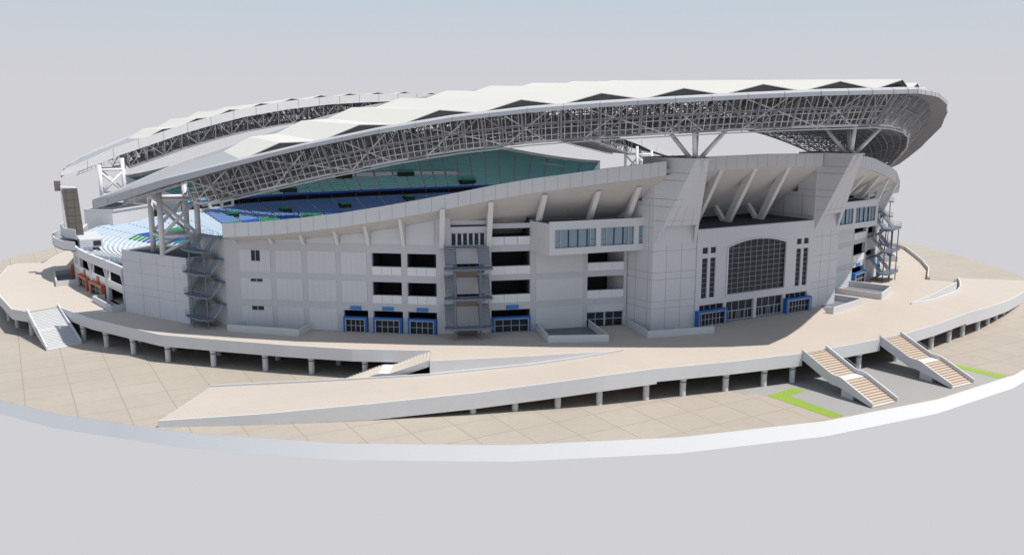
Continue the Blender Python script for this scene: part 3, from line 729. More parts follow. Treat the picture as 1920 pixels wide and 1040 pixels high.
def upper(sy):
    near=sy>0
    t=thing('upper_stand','near upper grandstand with a long sweeping concrete parapet above the facade' if near else 'far upper grandstand with teal seats, grey aisles and a blue front edge','grandstand',(0,-95*sy,17),'upper grandstands')
    R=[m2(p,sy) for p in RF];F=[m2(p,sy) for p in FF];N=len(R)
    # inner edge of parapet
    I=[]
    for i,p in enumerate(R):
        d=(V3(F[i])-V3(p));d.z=0;d.normalize();I.append((p[0]+d.x*.5,p[1]+d.y*.5,p[2]))
    def skip(i): # parapet interrupted in front of the pylons
        return False
    g=MB()
    bot=[(p[0],p[1],p[2]-2.6) for p in R]
    for a_,b_ in ((0,13),(13,18),(18,31)):
        r_=R[a_:b_];i_=I[a_:b_];o_=bot[a_:b_]
        g.strip(r_,o_);g.strip(r_,i_);g.strip(i_,[(p[0],p[1],p[2]-1.6) for p in i_]);g.strip(o_,[(p[0],p[1],p[2]-2.6) for p in i_])
    for e in (0,-1): g.quad(R[e],I[e],(I[e][0],I[e][1],I[e][2]-2.6),bot[e])
    for i_,(a,b) in enumerate(zip(R[:-1],R[1:])):
        if i_ in (12,17): continue
        a=V3(a);b=V3(b)
        for s in (0,.33,.667):
            p=a.lerp(b,s);o=V3((p.x,p.y,0)).normalized()*.012;g.tube((p.x+o.x,p.y+o.y,p.z),(p.x+o.x,p.y+o.y,p.z-2.6),.02,4,mi=1,caps=False)
    g.build('parapet',[M['rim'],M['seam']],t)
    g=MB();fb=[(p[0],p[1],p[2]-.75) for p in F];ib=[(p[0],p[1],p[2]-2.62) for p in I]
    g.strip(ib,fb)
    g.build('tier_soffit',M['soffit'],t)
    g=MB()
    g.strip([(p[0],p[1],p[2]+.0) for p in F],fb);dF=[]
    for i,p in enumerate(F):
        d=(V3(R[i])-V3(p));d.z=0;d.normalize();dF.append((p[0]+d.x*.25,p[1]+d.y*.25,p[2]+.0))
    g.strip([(p[0],p[1],p[2]+.0) for p in F],dF);g.strip(dF,[(p[0],p[1],p[2]-.2) for p in dF]);g.build('front_edge',M['bluefascia'],t)
    top=[(p[0],p[1],p[2]-1.5) for p in I]
    rows(top,F,26,t,lambda i,k:((i,0),M['teal']) if not(k in (6,) and 8<i<22) else (None,None),M['tier'])
    for e in (0,-1):
        g=MB();a,b=V3(I[e]),V3(F[e]);c=V3(R[e])
        dz=(1.0,2.62) if near else (5,9)
        g.add([c,a,b+V3((0,0,.9)),b-V3((0,0,dz[0])),V3((c.x,c.y,c.z-dz[1]))],[(0,1,2,3,4)]);g.build('end_wall',M['wall'],t)
    if not near:
        def spot(x,s):
            for i in range(N-1):
                if F[i][0]*(1-s)+top[i][0]*s<=x<=F[i+1][0]*(1-s)+top[i+1][0]*s:
                    a=V3(F[i]).lerp(V3(top[i]),s);b=V3(F[i+1]).lerp(V3(top[i+1]),s);return a.lerp(b,(x-a.x)/(b.x-a.x))
        for x,s,w in ((-38,.06,3.2),(38,.07,3.2),(13.5,.25,3.4),(-13,.25,3.2)):
            p=spot(x,s);g=MB();g.box(p.x-w,p.x+w,p.y-1.6,p.y+2.2,p.z-.7,p.z+1.0);vo=g.build('stair_opening',M['void'],t)
            if x!=-13: 
                g=MB();g.box(p.x-w,p.x+w-.4,p.y-1.75,p.y-1.0,p.z+1.01,p.z+1.9);g.build('exit_header',M['exit'],vo)
        # cross-aisle wall
        g=MB()
        for a in range(9,21):
            q=V3(F[a]).lerp(V3(top[a]),.255);r=V3(F[a+1]).lerp(V3(top[a+1]),.255)
            q=q.lerp(r,.06);r=r.lerp(q,.06)
            g.hexa([(q.x,q.y-.2,q.z-.5),(r.x,r.y-.2,r.z-.5),(r.x,r.y+.2,r.z-.5),(q.x,q.y+.2,q.z-.5),(q.x,q.y-.2,q.z+1.1),(r.x,r.y-.2,r.z+1.1),(r.x,r.y+.2,r.z+1.1),(q.x,q.y+.2,q.z+1.1)])
        g.build('cross_aisle_wall',M['tier'],t)
upper(1);upper(-1)

LO=[(0,91,13.9),(-10,90.8,13.9),(-20,90.3,13.9),(-30,89,14.0),(-40,87,14.1),(-50,83.5,14.3),(-58,79,14.5),(-66,73.5,14.7),(-74,68,14.8)]
LI=[(0,64,2.3),(-8,63.8,2.3),(-16,63.4,2.3),(-24,62.3,2.3),(-32,60.6,2.3),(-40,58,2.3),(-46.5,54.5,2.3),(-53,50,2.3),(-59,45.5,2.3)]
EO=[(-74,68,14.8),(-83,60,14.5),(-91,53,14.2),(-100,45,14.0),(-108,38,14.0),(-111.6,28,14.0),(-114.0,18,14.0),(-115.6,8,14.0),(-116,0,14.0)]
EI=[(-59,45.5,2.3),(-63,41,3.4),(-67,36,4.4),(-71,30.5,5.2),(-75,25,5.6),(-78,18,5.6),(-80,12,5.6),(-81,6,5.6),(-81.3,0,5.6)]
def lower(sy):
    O=[(x,y*sy,z) for x,y,z in LO];I=[(x,y*sy,z) for x,y,z in LI]
    O=list(reversed(O))+[(-x,y,z) for x,y,z in O[1:]];I=list(reversed(I))+[(-x,y,z) for x,y,z in I[1:]]
    t=thing('lower_stand','far lower grandstand with blue seats above alternating green and royal blue blocks' if sy>0 else 'near lower grandstand hidden behind the facade','grandstand',(0,60*sy,2),'lower grandstands')
    def pick(i,k):
        if k>=15: return (('u',i),M['seatblue'])
        return (('l',i),M['seatgreen'] if i%2==0 else M['seatroyal'])
    rows(O,I,24,t,pick,M['tier'])
    g=MB()   # dark concourse behind
    g.strip([(x,y+2.5*sy,z-.3) for x,y,z in O],[(x,y+2.5*sy,z+3.5) for x,y,z in O]);g.strip([(x,y,z) for x,y,z in O],[(x,y+2.5*sy,z) for x,y,z in O]);g.build('concourse_wall',M['void'],t)
    if sy>0:
        for i in range(1,len(O)-1):
            p=O[i];g=MB();g.tube((p[0],p[1]+.3,p[2]),(p[0],p[1]+.3,p[2]+2.6),.35,6);g.build('concourse_column',M['dark'],t)
        for x,y,z in ((-63,69,11.9),(-41.5,80,11.5),(-17,84.5,11.6),(11,88,12.9)):
            g=MB();g.box(x-2.1,x+2.1,y-2,y+2.0,z-1.2,z+.6);vo=g.build('stair_opening',M['void'],t)
            g=MB();g.box(x-2.1,x+1.9,y-2.2,y-1.4,z+.61,z+1.4);g.build('exit_header',M['exit'],vo)
        bx=thing('box_suites','white spectator box row with dark windows at the left of the far lower stand','building',(-70,62,12))
        f=Fr((-80,61.5),(-60.5,75.8));f.n=-f.n if f.n.y>0 else f.n
        g=MB();wall_open(f,g,0,f.L,12.2,17.0,[(1,6,14.9,16.2),(7.4,11.6,14.9,16.2),(13,17.4,14.9,16.2),(18.8,23.0,14.9,16.2)],.4);g.build('suite_wall',M['wall'],bx)
        g=MB();f.box(g,0,f.L,-.9,-.6,12.3,16.9);g.build('suite_window',M['glass'],bx)
lower(1);lower(-1)

def endstand(sx):
    side='left' if sx>0 else 'right'
    t=thing('end_stand','low %s end stand with pale blue seats above orange entrances'%side if sx>0 else 'right end stand hidden behind the main facade','grandstand',(-110*sx,0,DECK),'end stands')
    O=EO+[(x,-y,z) for x,y,z in reversed(EO[:-1])];I=EI+[(x,-y,z) for x,y,z in reversed(EI[:-1])]
    O=[mir(p,sx) for p in O];I=[mir(p,sx) for p in I]
    n=30
    def pick(i,k):
        if k<12 : return (('l',i,k//3),(M['seatgreen'] if (i+k//3)%2==0 else M['seatroyal']))
        if i in (2,3,4,11,12) and k<21: return (('m',i,k//3),M['seatgreen'] if (i+k//3)%2==0 else M['seatroyal'])
        return (('u',i),M['seatlight'])
    rows(O,I,n,t,pick,M['tierlight'],seat_h=.15,aisle=.4,s0=.48,s1=.9)
    # outer facade
    W=[(-110.4,-42.5),(-112.6,-30.5),(-114.9,-19.0),(-116.4,-8.0),(-117,0)]
    W=W+[(x,-y) for x,y in reversed(W[:-1])]
    k=0
    for a,b in zip(W[:-1],W[1:]):
        f=Fr(a,b,sx);L=f.L;g=MB()
        ops=[(1.0,L-.9,9.8,12.5),(1.0,L-.9,DECK,8.5)] if k in (0,1,2,5,6,7) else [(2,3.4,9,12)]
        if k in (3,4): ops=[(2,3.0,8.5,12),(4,5,8.5,12)]
        wall_open(f,g,0,L,DECK-.2,12.6,ops,.7)
        g.build('facade_wall',M['panel'],t)
        g=MB();f.box(g,-.3,L+.3,-.3,.35,12.5,14.5);g.build('rim',M['wall'],t)
        g=MB();f.box(g,0,L,-6,-5.7,DECK,12.5);f.box(g,0,L,-5.7,-.72,9.0,9.3);g.build('back_room',M['dark'],t)
        g=MB();f.box(g,1.0,L-.9,-.3,.05,9.05,10.1);g.build('balcony_panel',M['white'],t)
        if k in (0,1,2):
            g=MB();f.extr if False else None
            p=[f.P(0,.36,12.5),f.P(0,.01,12.5),f.P(0,.01,10.2)]
            g.extr(p,V3(f.P(.7,0,0))-V3(f.P(0,0,0)));g.build('bracket',M['rim'],t)
        if sx>0:
            if k==1: entrance(f,1.3,L-1.2,'nearer of two orange framed entrances under the low left end stand','orange entrance portals','orange',h=2.7,bays=3,dp=.9)
            if k==2: entrance(f,1.3,L-1.2,'farther of two orange framed entrances side by side under the low left end stand','orange entrance portals','orange',h=2.7,bays=3,dp=.9)
            if k==4: entrance(f,2.5,7,'orange entrance seen edge on beyond the walled planter at far left','orange entrance portals','orange',h=2.7,bays=3,dp=.9)
            if k in (1,2): 
                g=MB();f.box(g,L/2-.9,L/2+.9,.06,.2,8.6,9.9);tag(g.build('entrance_sign',M['orange']),'small orange sign plate above the %s orange entrance'%('nearer' if k==1 else 'farther'),'sign','orange sign plates')
        k+=1
    if sx>0:
        # platform under the scoreboard
        g=MB();g.box(-115.6,-110.5,-4.5,12,13.9,15.9);g.build('platform',M['band'],t)
        g=MB();g.box(-112.6,-110.9,-4.62,-4.5,14.3,15.5);g.build('window',M['dark'],t)
endstand(1);endstand(-1)
# balconies behind the scoreboard
def balcony(pts,z0,z1,label,zf):
    t=thing('curved_balcony',label,'balcony',(pts[0][0],pts[0][1],z0),'curved balconies')
    g=MB()
    for a,b in zip(pts[:-1],pts[1:]):
        c=V3((-113,7,0));A=V3((a[0],a[1],0));B=V3((b[0],b[1],0));a2=A+(c-A).normalized()*.3;b2=B+(c-B).normalized()*.3
        g.hexa([(A.x,A.y,z0),(B.x,B.y,z0),(b2.x,b2.y,z0),(a2.x,a2.y,z0),(A.x,A.y,z1),(B.x,B.y,z1),(b2.x,b2.y,z1),(a2.x,a2.y,z1)])
    g.build('parapet',M['wall'],t)
    g=MB();g.prism([p for p in pts]+[(-113,pts[-1][1]),(-113,pts[0][1])],z0,z0+.25);g.build('floor',M['stairmetal'],t)
balcony([(-116.9,-8),(-119.3,-4),(-120.8,3),(-121,10),(-120,17),(-117.2,22)],13.6,15.9,'lower curved balcony bulging out at the far left of the rim below the tower','')
balcony([(-116.2,-2),(-118.2,2),(-119,8),(-118.6,14),(-116.5,18)],15.6,18.2,'upper curved balcony at the foot of the brown scoreboard tower','')

# scoreboard tower
t=thing('scoreboard_tower','slim tall brown panelled tower standing on the left end rim','tower',(-115.5,7,15.8))
g=MB();g.hexa([(-118.0,5.4,15),(-113.9,5.4,15),(-113.9,8.4,15),(-118.0,8.4,15),(-118.2,5.4,28.3),(-114.6,5.4,27.9),(-114.6,8.4,27.9),(-118.2,8.4,28.3)]);g.build('tower_body',M['wall'],t)
g=MB();g.hexa([(-117.2,5.2,15.1),(-113.8,5.2,15.1),(-113.8,5.39,15.1),(-117.2,5.39,15.1),(-118.0,5.2,27.8),(-114.5,5.2,27.8),(-114.5,5.39,27.8),(-118.0,5.39,27.8)]);g.build('panel_face',grid_mat('brown tower panels',(.125,.115,.105),(.05,.045,.045),1.75,1.95,-117.2,15.1,.12,.1,axes='XZ'),t)
g=MB();g.box(-119.4,-118.0,8.6,10,27.0,29.5);g.build('top_board',M['brick'],t)
g=MB()
for k in range(3): g.tube((-117.6+k*.6,9,27.8),(-117.6+k*.6,9,29.6),.07,4)
g.build('rods',M['column'],t)

# corner blocks
def cblock(sx,sy):
    near=sy>0
    t=thing('corner_block','plain seamed concrete block at the %s %s corner carrying the braced roof tower'%('near' if near else 'far','left' if sx>0 else 'right'),'building',mir((-103,-55,DECK),sx,sy),'corner blocks')
    P=[(-110.6,-45.6),(-101,-63.8),(-97.4,-62.1),(-92,-52),(-103.5,-40)]
    g=MB();g.prism([mir(p,sx,sy) for p in P],DECK-.2,18.1);g.build('block_wall',M['wall'],t)
    g=MB()
    for a,b in zip(P,P[1:]+P[:1]):
        f=Fr(a,b,sx,sy);f.box(g,.0,f.L,-.35,.02,18.1,18.55)
    g.build('coping',M['wall'],t)
    g=MB();g.prism([mir(p,sx,sy) for p in [(-110.1,-45.7),(-101,-63.3),(-97.8,-61.8),(-92.6,-52),(-103.5,-40.6)]],18.2,18.3);g.build('flat_roof',M['roofdark'],t)
    g=MB();f=Fr(P[0],P[1],sx,sy);seams(f,g,[f.L*.3,f.L*.55,f.L*.8],[9.6,11.2,14.2,16.4],0,f.L,DECK,18.1,0,.04)
    f=Fr(P[1],P[2],sx,sy);seams(f,g,[],[9.6,11.2,14.2,16.4],0,f.L,DECK,18.1,0,.04);g.build('joint_lines',M['seam'],t)
for sx in (1,-1):
    for sy in (1,-1): cblock(sx,sy)

# far side plain back wall (keeps the bowl closed)
g=MB();pts=[(-94,69),(-62,95.6),(-45,101.6),(-26,107),(-16,115),(16,115),(26,107),(45,101.6),(62,95.6),(94,69)]
for a,b in zip(pts[:-1],pts[1:]):
    f=Fr(a,b);f.boxt(g,0,f.L,-.6,0,DECK-.2,soffit_z(-abs(a[0]),-a[1])+.1,soffit_z(-abs(b[0]),-b[1])+.1)
tag(g.build('far_facade',M['wall']),'plain outer wall on the far side of the stadium, hidden behind the stands','building wall')
g=MB();g.box(-60,60,-38,38,.9,1.0);g.build('pitch',M['turf'])['kind']='structure'

# ---------------- steel stairs ----------------
def steel_stair(fr,u0,u1,W,drop,dl0,dl1,z0,label,posts,wl=.9,railtop=None):
    t=thing('steel_stair',label,'outdoor stair',fr.P((u0+u1)/2,dl0,z0),'steel zigzag stairs on the facade')
    sw=(u1-u0)*.25
    lo=[z0]+W[:-1]
    for zw,zl0 in zip(W,lo):
        zo=zw-drop
        # wall landing
        g=MB();fr.box(g,u0,u1,.02,wl,zw-.22,zw);g.build('wall_landing',M['stairmetal'],t)
        g=MB();fr.box(g,u0-.3,u1+.3,dl0,dl1,zo-.35,zo)
        # rounded outer corners
        g.prism([fr.P(u0+.6,dl1-.01,0)[:2],fr.P(u1-.6,dl1-.01,0)[:2],fr.P(u1-1.4,dl1+.5,0)[:2],fr.P(u0+1.4,dl1+.5,0)[:2]],zo-.34,zo-.01);g.build('outer_landing',M['stairmetal'],t)
        for a,b in ((u0,u0+sw),(u1-sw,u1)):
            n=12;g=MB()
            for k in range(n):
                d0=dl0-(dl0-wl)*k/n;d1=dl0-(dl0-wl)*(k+1)/n;z=zo+drop*(k+1)/n
                fr.box(g,a+.06,b-.06,d1,d0+.08,z-.1,z)
                fr.box(g,a+.07,b-.07,d0-.02,d0,z-drop/n*.72,z-.1,1)
            for e in (a,b-.06):
                p=[fr.P(e,dl0,zo-.25),fr.P(e,dl0,zo+.1),fr.P(e,wl,zw+.05),fr.P(e,wl,zw-.4)]
                g.extr(p,V3(fr.P(e+.06,0,0))-V3(fr.P(e,0,0)))
            g.build('side_flight',[M['tread'],M['stairdark']],t)
        n=8;g=MB();h=zo-zl0
        for k in range(n):
            d0=wl+(dl0-wl)*k/n;d1=wl+(dl0-wl)*(k+1)/n;z=zl0+h*(k+1)/n
            fr.box(g,u0+sw+.1,u1-sw-.1,d0,d1,z-.35,z-.1)
        g.build('centre_flight',M['slat'],t)
        # rails
        g=MB()
        def rail(pts):
            for hh in (.5,1.0):
                for p,q in zip(pts[:-1],pts[1:]): g.tube(fr.P(p[0],p[1],p[2]+hh),fr.P(q[0],q[1],q[2]+hh),.03,4,caps=False)
            for p,q in zip(pts[:-1],pts[1:]):
                L=max(1,int((V3(p)-V3(q)).length/1.2))
                for k in range(L+1):
                    r=V3(p).lerp(V3(q),k/L);g.tube(fr.P(r.x,r.y,r.z),fr.P(r.x,r.y,r.z+1.0),.025,4,caps=False)
        rail([(u0,wl,zw),(u0,dl0,zo),(u0-.2,dl1,zo),(u0+1.4,dl1+.45,zo),(u1-1.4,dl1+.45,zo),(u1+.2,dl1,zo),(u1,dl0,zo),(u1,wl,zw)])
        rail([(u0+sw,wl,zw),(u0+sw,dl0,zo),(u1-sw,dl0,zo),(u1-sw,wl,zw)] if False else [(u0+sw,dl0,zo),(u0+sw,wl,zw)]);rail([(u1-sw,dl0,zo),(u1-sw,wl,zw)])
        rail([(u0+sw,wl,zw),(u1-sw,wl,zw)])
        g.build('railing',M['stairmetal'],t)
    g=MB()
    for (u,d) in posts:
        g.tube(fr.P(u,d,z0),fr.P(u,d,W[-1]-drop),.13,6)
    for (u,d) in posts: pass
    g.build('posts',M['stairmetal'],t)
for sx in (1,-1):
    side='left' if sx>0 else 'right'
    f=Fr(*S2,sx)
    steel_stair(f,1.3,9.5,[11.0,16.5,22.0],3.3,3.7,5.6,DECK,'blue grey steel stair zigzagging up the middle of the facade between blue entrances' if sx>0 else 'thin steel stair on slender posts silhouetted at the right end of the facade',[(2.9,5.5),(7.6,5.5),(2.9,3.9),(7.6,3.9)])
    f=Fr((-97.6,-62.2),S1[0],sx)
    steel_stair(f,.6,7.9,[9.9,14.3,18.7,23.1],2.45,3.0,4.6,DECK,'four level blue grey steel stair in the recess between corner block and %s facade wing'%side,[(3.2,4.6),(7.4,3.9)])

# ---------------- low walls on the deck ----------------
def lowwall(P,label,closed=False,h=1.35,floor=True):
    t=thing('planter_wall',label,'low wall',(P[0][0],P[0][1],DECK),'low walled enclosures on the walkway')
    g=MB()
    for a,b in zip(P[:-1],P[1:]):
        A=V3((a[0],a[1],0));B=V3((b[0],b[1],0));d=(B-A).normalized();n=V3((-d.y,d.x,0))*.16;A=A-d*.158;B=B+d*.158
        g.hexa([(A.x-n.x,A.y-n.y,DECK),(B.x-n.x,B.y-n.y,DECK),(B.x+n.x,B.y+n.y,DECK),(A.x+n.x,A.y+n.y,DECK),(A.x-n.x,A.y-n.y,DECK+h),(B.x-n.x,B.y-n.y,DECK+h),(B.x+n.x,B.y+n.y,DECK+h),(A.x+n.x,A.y+n.y,DECK+h)])
    g.build('wall_ring',M['conc'],t)
    g=MB();g.add([(x,y,DECK+.02) for x,y in P],[tuple(range(len(P)))]);g.build('pit_shade_floor',M['pit'],t)
for sx in (1,-1):
    side='left' if sx>0 else 'right'
    lowwall([mir(p,sx) for p in [(-92.3,-72),(-95.8,-73.6),(-85.3,-84.2),(-81.7,-80.5)]],'long low walled enclosure below the small windows of the %s facade wing'%side)
    lowwall([mir(p,sx) for p in [(-44.2,-102.2),(-47.2,-111.4),(-37.5,-116.2),(-33.9,-105)]],'four sided low walled enclosure under the %s glazed lounge box'%side)
    lowwall([mir(p,sx) for p in [(-26.6,-107),(-29.4,-117.6),(-16.4,-120.9),(-15.9,-119.8)]],'angled low wall wrapped around the foot of the %s concrete pylon'%side)
    lowwall([mir(p,sx) for p in [(-116.6,-7.6),(-121.6,-7.6),(-121.3,8),(-117.5,10)]],'low walled pit beside the curved wall below the %s balconies'%side)
    lowwall([mir(p,sx) for p in [(-113.4,-31),(-115.6,-31),(-113.2,-44.5),(-111,-43.8)]],'narrow low wall strip beside the %s corner block and orange entrance'%side)

# ---------------- roofs ----------------
OT=[(0,-148.6,50.5),(7.5,-145.8,50.3),(15,-142,50.1),(25,-136,49.6),(35,-130,49),(45,-123,48.3),(55,-116.5,47.4),(65,-109,46),(75,-101.5,44),(85,-92,41.3),(95,-82,38.2),(105,-70.5,34.8),(110,-64,32.7),(113.6,-57.6,30.8),(115.6,-50.2,29.5)]
IT=[(0,-61,52.0),(15,-60.4,51.5),(30,-59.4,50.6),(45,-58,48.9),(60,-56.2,46.4),(70,-55,44.0),(80,-54,41.2),(90,-53,37.9),(100,-52,34.7),(110,-51,31.3),(115.6,-50.2,29.5)]
def itp(T,x):
    s=abs(x)
    for a,b in zip(T[:-1],T[1:]):
        if a[0]<=s<=b[0]+1e-9:
            t=(s-a[0])/(b[0]-a[0]);return V3((x,a[1]+(b[1]-a[1])*t,a[2]+(b[2]-a[2])*t))
    return V3((x,T[-1][1],T[-1][2]))
def onrm(x):   # inward plan normal of the outer edge
    a=itp(OT,max(-115.5,x-.5));b=itp(OT,min(115.5,x+.5))
    d=(b-a);d.z=0;d.normalize();n=V3((-d.y,d.x,0))
    return n if n.y>0 else -n
def sm_n(x):
    v=V3((0,0,0))
    for dx in (-5,-2.5,0,2.5,5): v+=onrm(max(-115,min(115,x+dx)))
    return v.normalized()
def roof(sy):
    near=sy>0
    c=lambda p:(p[0],p[1]*sy,p[2])
    t=thing('stadium_roof','near crescent roof of folded white sheets over an exposed steel truss' if near else 'far crescent roof seen beyond, its pale inner edge band arching to the upper left','roof',(0,-95*sy,43),'crescent roofs')
    # folded sheet
    lines=[]
    for k in range(-17,18):
        xo=5.6*k;xi=5.35*k;ridge=(k%2==0)
        lines.append((xo,xi,1.25 if ridge else -.15,2.1 if ridge else 1.0))
    ext=[(101,98,.0,.95),(106.5,105,.0,.7),(111.5,110.5,.0,.2),(114.6,114.3,.0,.0)]
    lines=[(-a,-b,e,d) for a,b,e,d in reversed(ext)]+lines+ext
    g=MB();A=[];B=[]
    for xo,xi,lo,li in lines:
        s=min(1,(116-abs(xo))/16)
        p=itp(OT,xo)+sm_n(xo)*3.0*s;q=itp(IT,xi);A.append(V3((p.x,p.y,p.z+.12+lo)));B.append(V3((q.x,q.y-2.6*s,q.z+.1+li)))
    sh=lambda P,z:[c((p.x,p.y,p.z+z)) for p in P]
    na=[i for i,l in enumerate(lines) if abs(l[0])<96]
    i0,i1=na[0],na[-1]+1
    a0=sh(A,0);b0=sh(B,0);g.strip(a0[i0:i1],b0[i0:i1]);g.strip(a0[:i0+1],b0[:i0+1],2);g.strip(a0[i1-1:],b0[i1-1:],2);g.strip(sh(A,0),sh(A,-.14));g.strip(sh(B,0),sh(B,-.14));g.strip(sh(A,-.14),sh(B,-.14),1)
    g.build('roof_sheet',[M['membrane'],M['undershade'],M['endsheet']],t)
    for k in range(1,len(lines)-1):
        if lines[k][2]<1: continue
        for Q_ in (A,B):
            a,b,d_=Q_[k-1],Q_[k],Q_[k+1];iy=.35 if Q_ is A else -.35
            g=MB();g.add([c((p.x,p.y+iy,p.z-.2)) for p in (a,b,d_)]+[c((d_.x,d_.y+iy,d_.z-.5)),c((a.x,a.y+iy,a.z-.5))],[(0,1,2,3,4)]);g.build('gable',M['gable'],t)
    # outer eave: cap, face, lining
    xs=[x*1.0 for x in [-115.6,-114.6,-113.6,-111.8,-110,-107.5,-105,-100,-95,-90,-85,-80,-75,-70,-65,-60,-55,-50,-45,-40,-35,-30,-25,-20,-15,-11,-7.5,-4,-1.6,0]];xs=xs+[-x for x in reversed(xs[:-1])]
    O=[itp(OT,x) for x in xs];
    def off(x,d): 
        s=min(1,(116-abs(x))/16);return itp(OT,x)+sm_n(x)*d*s
    g=MB();in3=[off(x,3.2) for x in xs]
    up=[V3((off(x,.75).x,off(x,.75).y,p.z+.1)) for x,p in zip(xs,O)]
    mid=[V3((p.x,p.y,p.z-.32)) for p in O]
    g.strip([c(p) for p in up],[c((p.x,p.y,p.z+.1)) for p in in3]);g.strip([c(p) for p in mid],[c(p) for p in up])
    low=[(p.x,p.y,p.z-(1.0+ (1.0 if abs(x)>90 else 0)*min(1,(abs(x)-90)/20)*.8)) for p,x in zip(O,xs)]
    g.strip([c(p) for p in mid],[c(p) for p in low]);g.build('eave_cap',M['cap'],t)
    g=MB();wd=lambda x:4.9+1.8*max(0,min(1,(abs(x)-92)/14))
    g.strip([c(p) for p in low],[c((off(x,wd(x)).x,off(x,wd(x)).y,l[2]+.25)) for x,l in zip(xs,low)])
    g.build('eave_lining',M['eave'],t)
    g=MB()
    for i,x in enumerate(xs):
        if i%2==0 or abs(x)<100:
            p=O[i];l=low[i];g.tube(c((p.x,p.y-.02,p.z-.32)),c((l[0],l[1]-.02,l[2])),.04,4);g.tube(c((p.x,p.y-.02,p.z-.32)),c((up[i].x,up[i].y,up[i].z)),.04,4)
    g.build('eave_joints',M['seam'],t)
    # inner edge band
    xi=[-115.6+231.2*k/62 for k in range(63)]
    I=[itp(IT,x) for x in xi];I=[V3((p.x,p.y,p.z+1.5*max(0,min(1,(116-abs(p.x))/16)))) for p in I];g=MB()
    dn=lambda x:2.7*min(1,(118-abs(x))/20+.35)
    g.strip([c((p.x,p.y,p.z+.05)) for p in I],[c((p.x,p.y+.15,p.z-dn(x))) for p,x in zip(I,xi)]);g.strip([c((p.x,p.y,p.z+.05)) for p in I],[c((p.x,p.y-.35,p.z+.05)) for p in I]);g.strip([c((p.x,p.y-.35,p.z+.05)) for p in I],[c((p.x,p.y-.35,p.z-dn(x))) for p,x in zip(I,xi)])
    g.strip([c((p.x,p.y+.15,p.z-dn(x))) for p,x in zip(I,xi)],[c((p.x,p.y-.35,p.z-dn(x))) for p,x in zip(I,xi)])
    g.build('inner_edge_band',M['rim'],t)
    g=MB()
    for p,x in list(zip(I,xi))[::2]: g.tube(c((p.x,p.y+.04,p.z)),c((p.x,p.y+.18,p.z-dn(x))),.05,4)
    g.build('band_joints',M['seam'],t)
    # trusses
    TN=[];BN=[];NJ=7
    tr=[(5.6*k,5.35*k) for k in range(-18,19)]+[]
    for xo,xi_ in tr:
        s=min(1,(116-abs(xo))/16);dep=6.0*min(1,.35+(113-abs(xo))/16)
        a=itp(OT,xo)+sm_n(xo)*3.0*s;b=itp(IT,xi_);a2=itp(OT,xo)+sm_n(xo)*7.6*s
        T=[];B=[]
        for j in range(NJ+1):
            q=a.lerp(b,j/NJ);q2=a2.lerp(b+V3((0,-1,0)),j/NJ);T.append(V3((q.x,q.y,q.z-.5 if j else q.z-.35)));B.append(V3((q2.x,q2.y,q2.z-(dep-.35*math.sin(math.pi*j/NJ)*0))))
        TN.append(T);BN.append(B)
    for i,(T,B) in enumerate(zip(TN,BN)):
        g=MB();n=4
        for j in range(NJ):
            g.tube(c(T[j]),c(T[j+1]),.16,n,caps=False);g.tube(c(B[j]),c(B[j+1]),.2,n,caps=False)
            g.tube(c(T[j]),c(B[j]),.15,n,caps=False)
            if j%2==0: g.tube(c(B[j]),c(T[j+1]),.14,n,caps=False)
            else: g.tube(c(T[j]),c(B[j+1]),.14,n,caps=False)
        g.tube(c(T[NJ]),c(B[NJ]),.16,n)
        m_=B[0]; e=itp(OT,tr[i][0])+sm_n(tr[i][0])*4.4;g.tube(c((e.x,e.y,e.z-1.3)),c(B[0]),.2,5)
        g.build('cross_truss',M['trussd'],t)
    # longitudinal members
    g=MB();N=len(TN)
    for i in range(N-1):
        for j in range(0,NJ+1):
            g.tube(c(TN[i][j]),c(TN[i+1][j]),.11,4,caps=False)
            g.tube(c(BN[i][j]),c(BN[i+1][j]),.16 if j not in (0,NJ) else .24,5,caps=False)
            if j in (0,3,NJ): g.tube(c(TN[i][j] if i%2 else BN[i][j]),c(BN[i+1][j] if i%2 else TN[i+1][j]),.13,4,caps=False)
        for j in range(NJ):
            for u_ in (.33,.67):
                b1=BN[i][j].lerp(BN[i][j+1],u_);b3=BN[i+1][j].lerp(BN[i+1][j+1],u_);g.tube(c(b1),c(b3),.09,4,caps=False)
            b1=BN[i][j].lerp(BN[i+1][j],.5);b3=BN[i][j+1].lerp(BN[i+1][j+1],.5);g.tube(c(b1),c(b3),.1,4,caps=False)
            t1=TN[i][j].lerp(TN[i+1][j],.5);g.tube(c(t1),c(b1),.1,4,caps=False);g.tube(c(t1),c(b3),.1,4,caps=False)
            h1=TN[i][j].lerp(BN[i][j],.5);h3=TN[i+1][j].lerp(BN[i+1][j],.5);g.tube(c(h1),c(h3),.1,4,caps=False)
            if (i+j)%2: g.tube(c(BN[i][j]),c(BN[i+1][j+1]),.11,4,caps=False)
            m1=TN[i][j].lerp(TN[i][j+1],.5);m3=TN[i+1][j].lerp(TN[i+1][j+1],.5);g.tube(c(m1),c(m3),.1,4,caps=False)
            m1=TN[i][j].lerp(TN[i+1][j],.5);m3=TN[i][j+1].lerp(TN[i+1][j+1],.5);g.tube(c(m1),c(m3),.09,4,caps=False)
    g.build('purlins',M['trussd'],t)
    # outer screen of slanting bars
    g=MB()
    xb=[-104+.95*k for k in range(int(208/.95)+1)]
    def scr(x,u):
        s=min(1,(116-abs(x))/16);e=itp(OT,x)+sm_n(x)*4.6*s;dep=6.0*min(1,.35+(113-abs(x))/16);f_=itp(OT,x)+sm_n(x)*7.6*s
        a=V3((e.x,e.y,e.z-1.0));b=V3((f_.x,f_.y,f_.z-dep));return a.lerp(b,u)
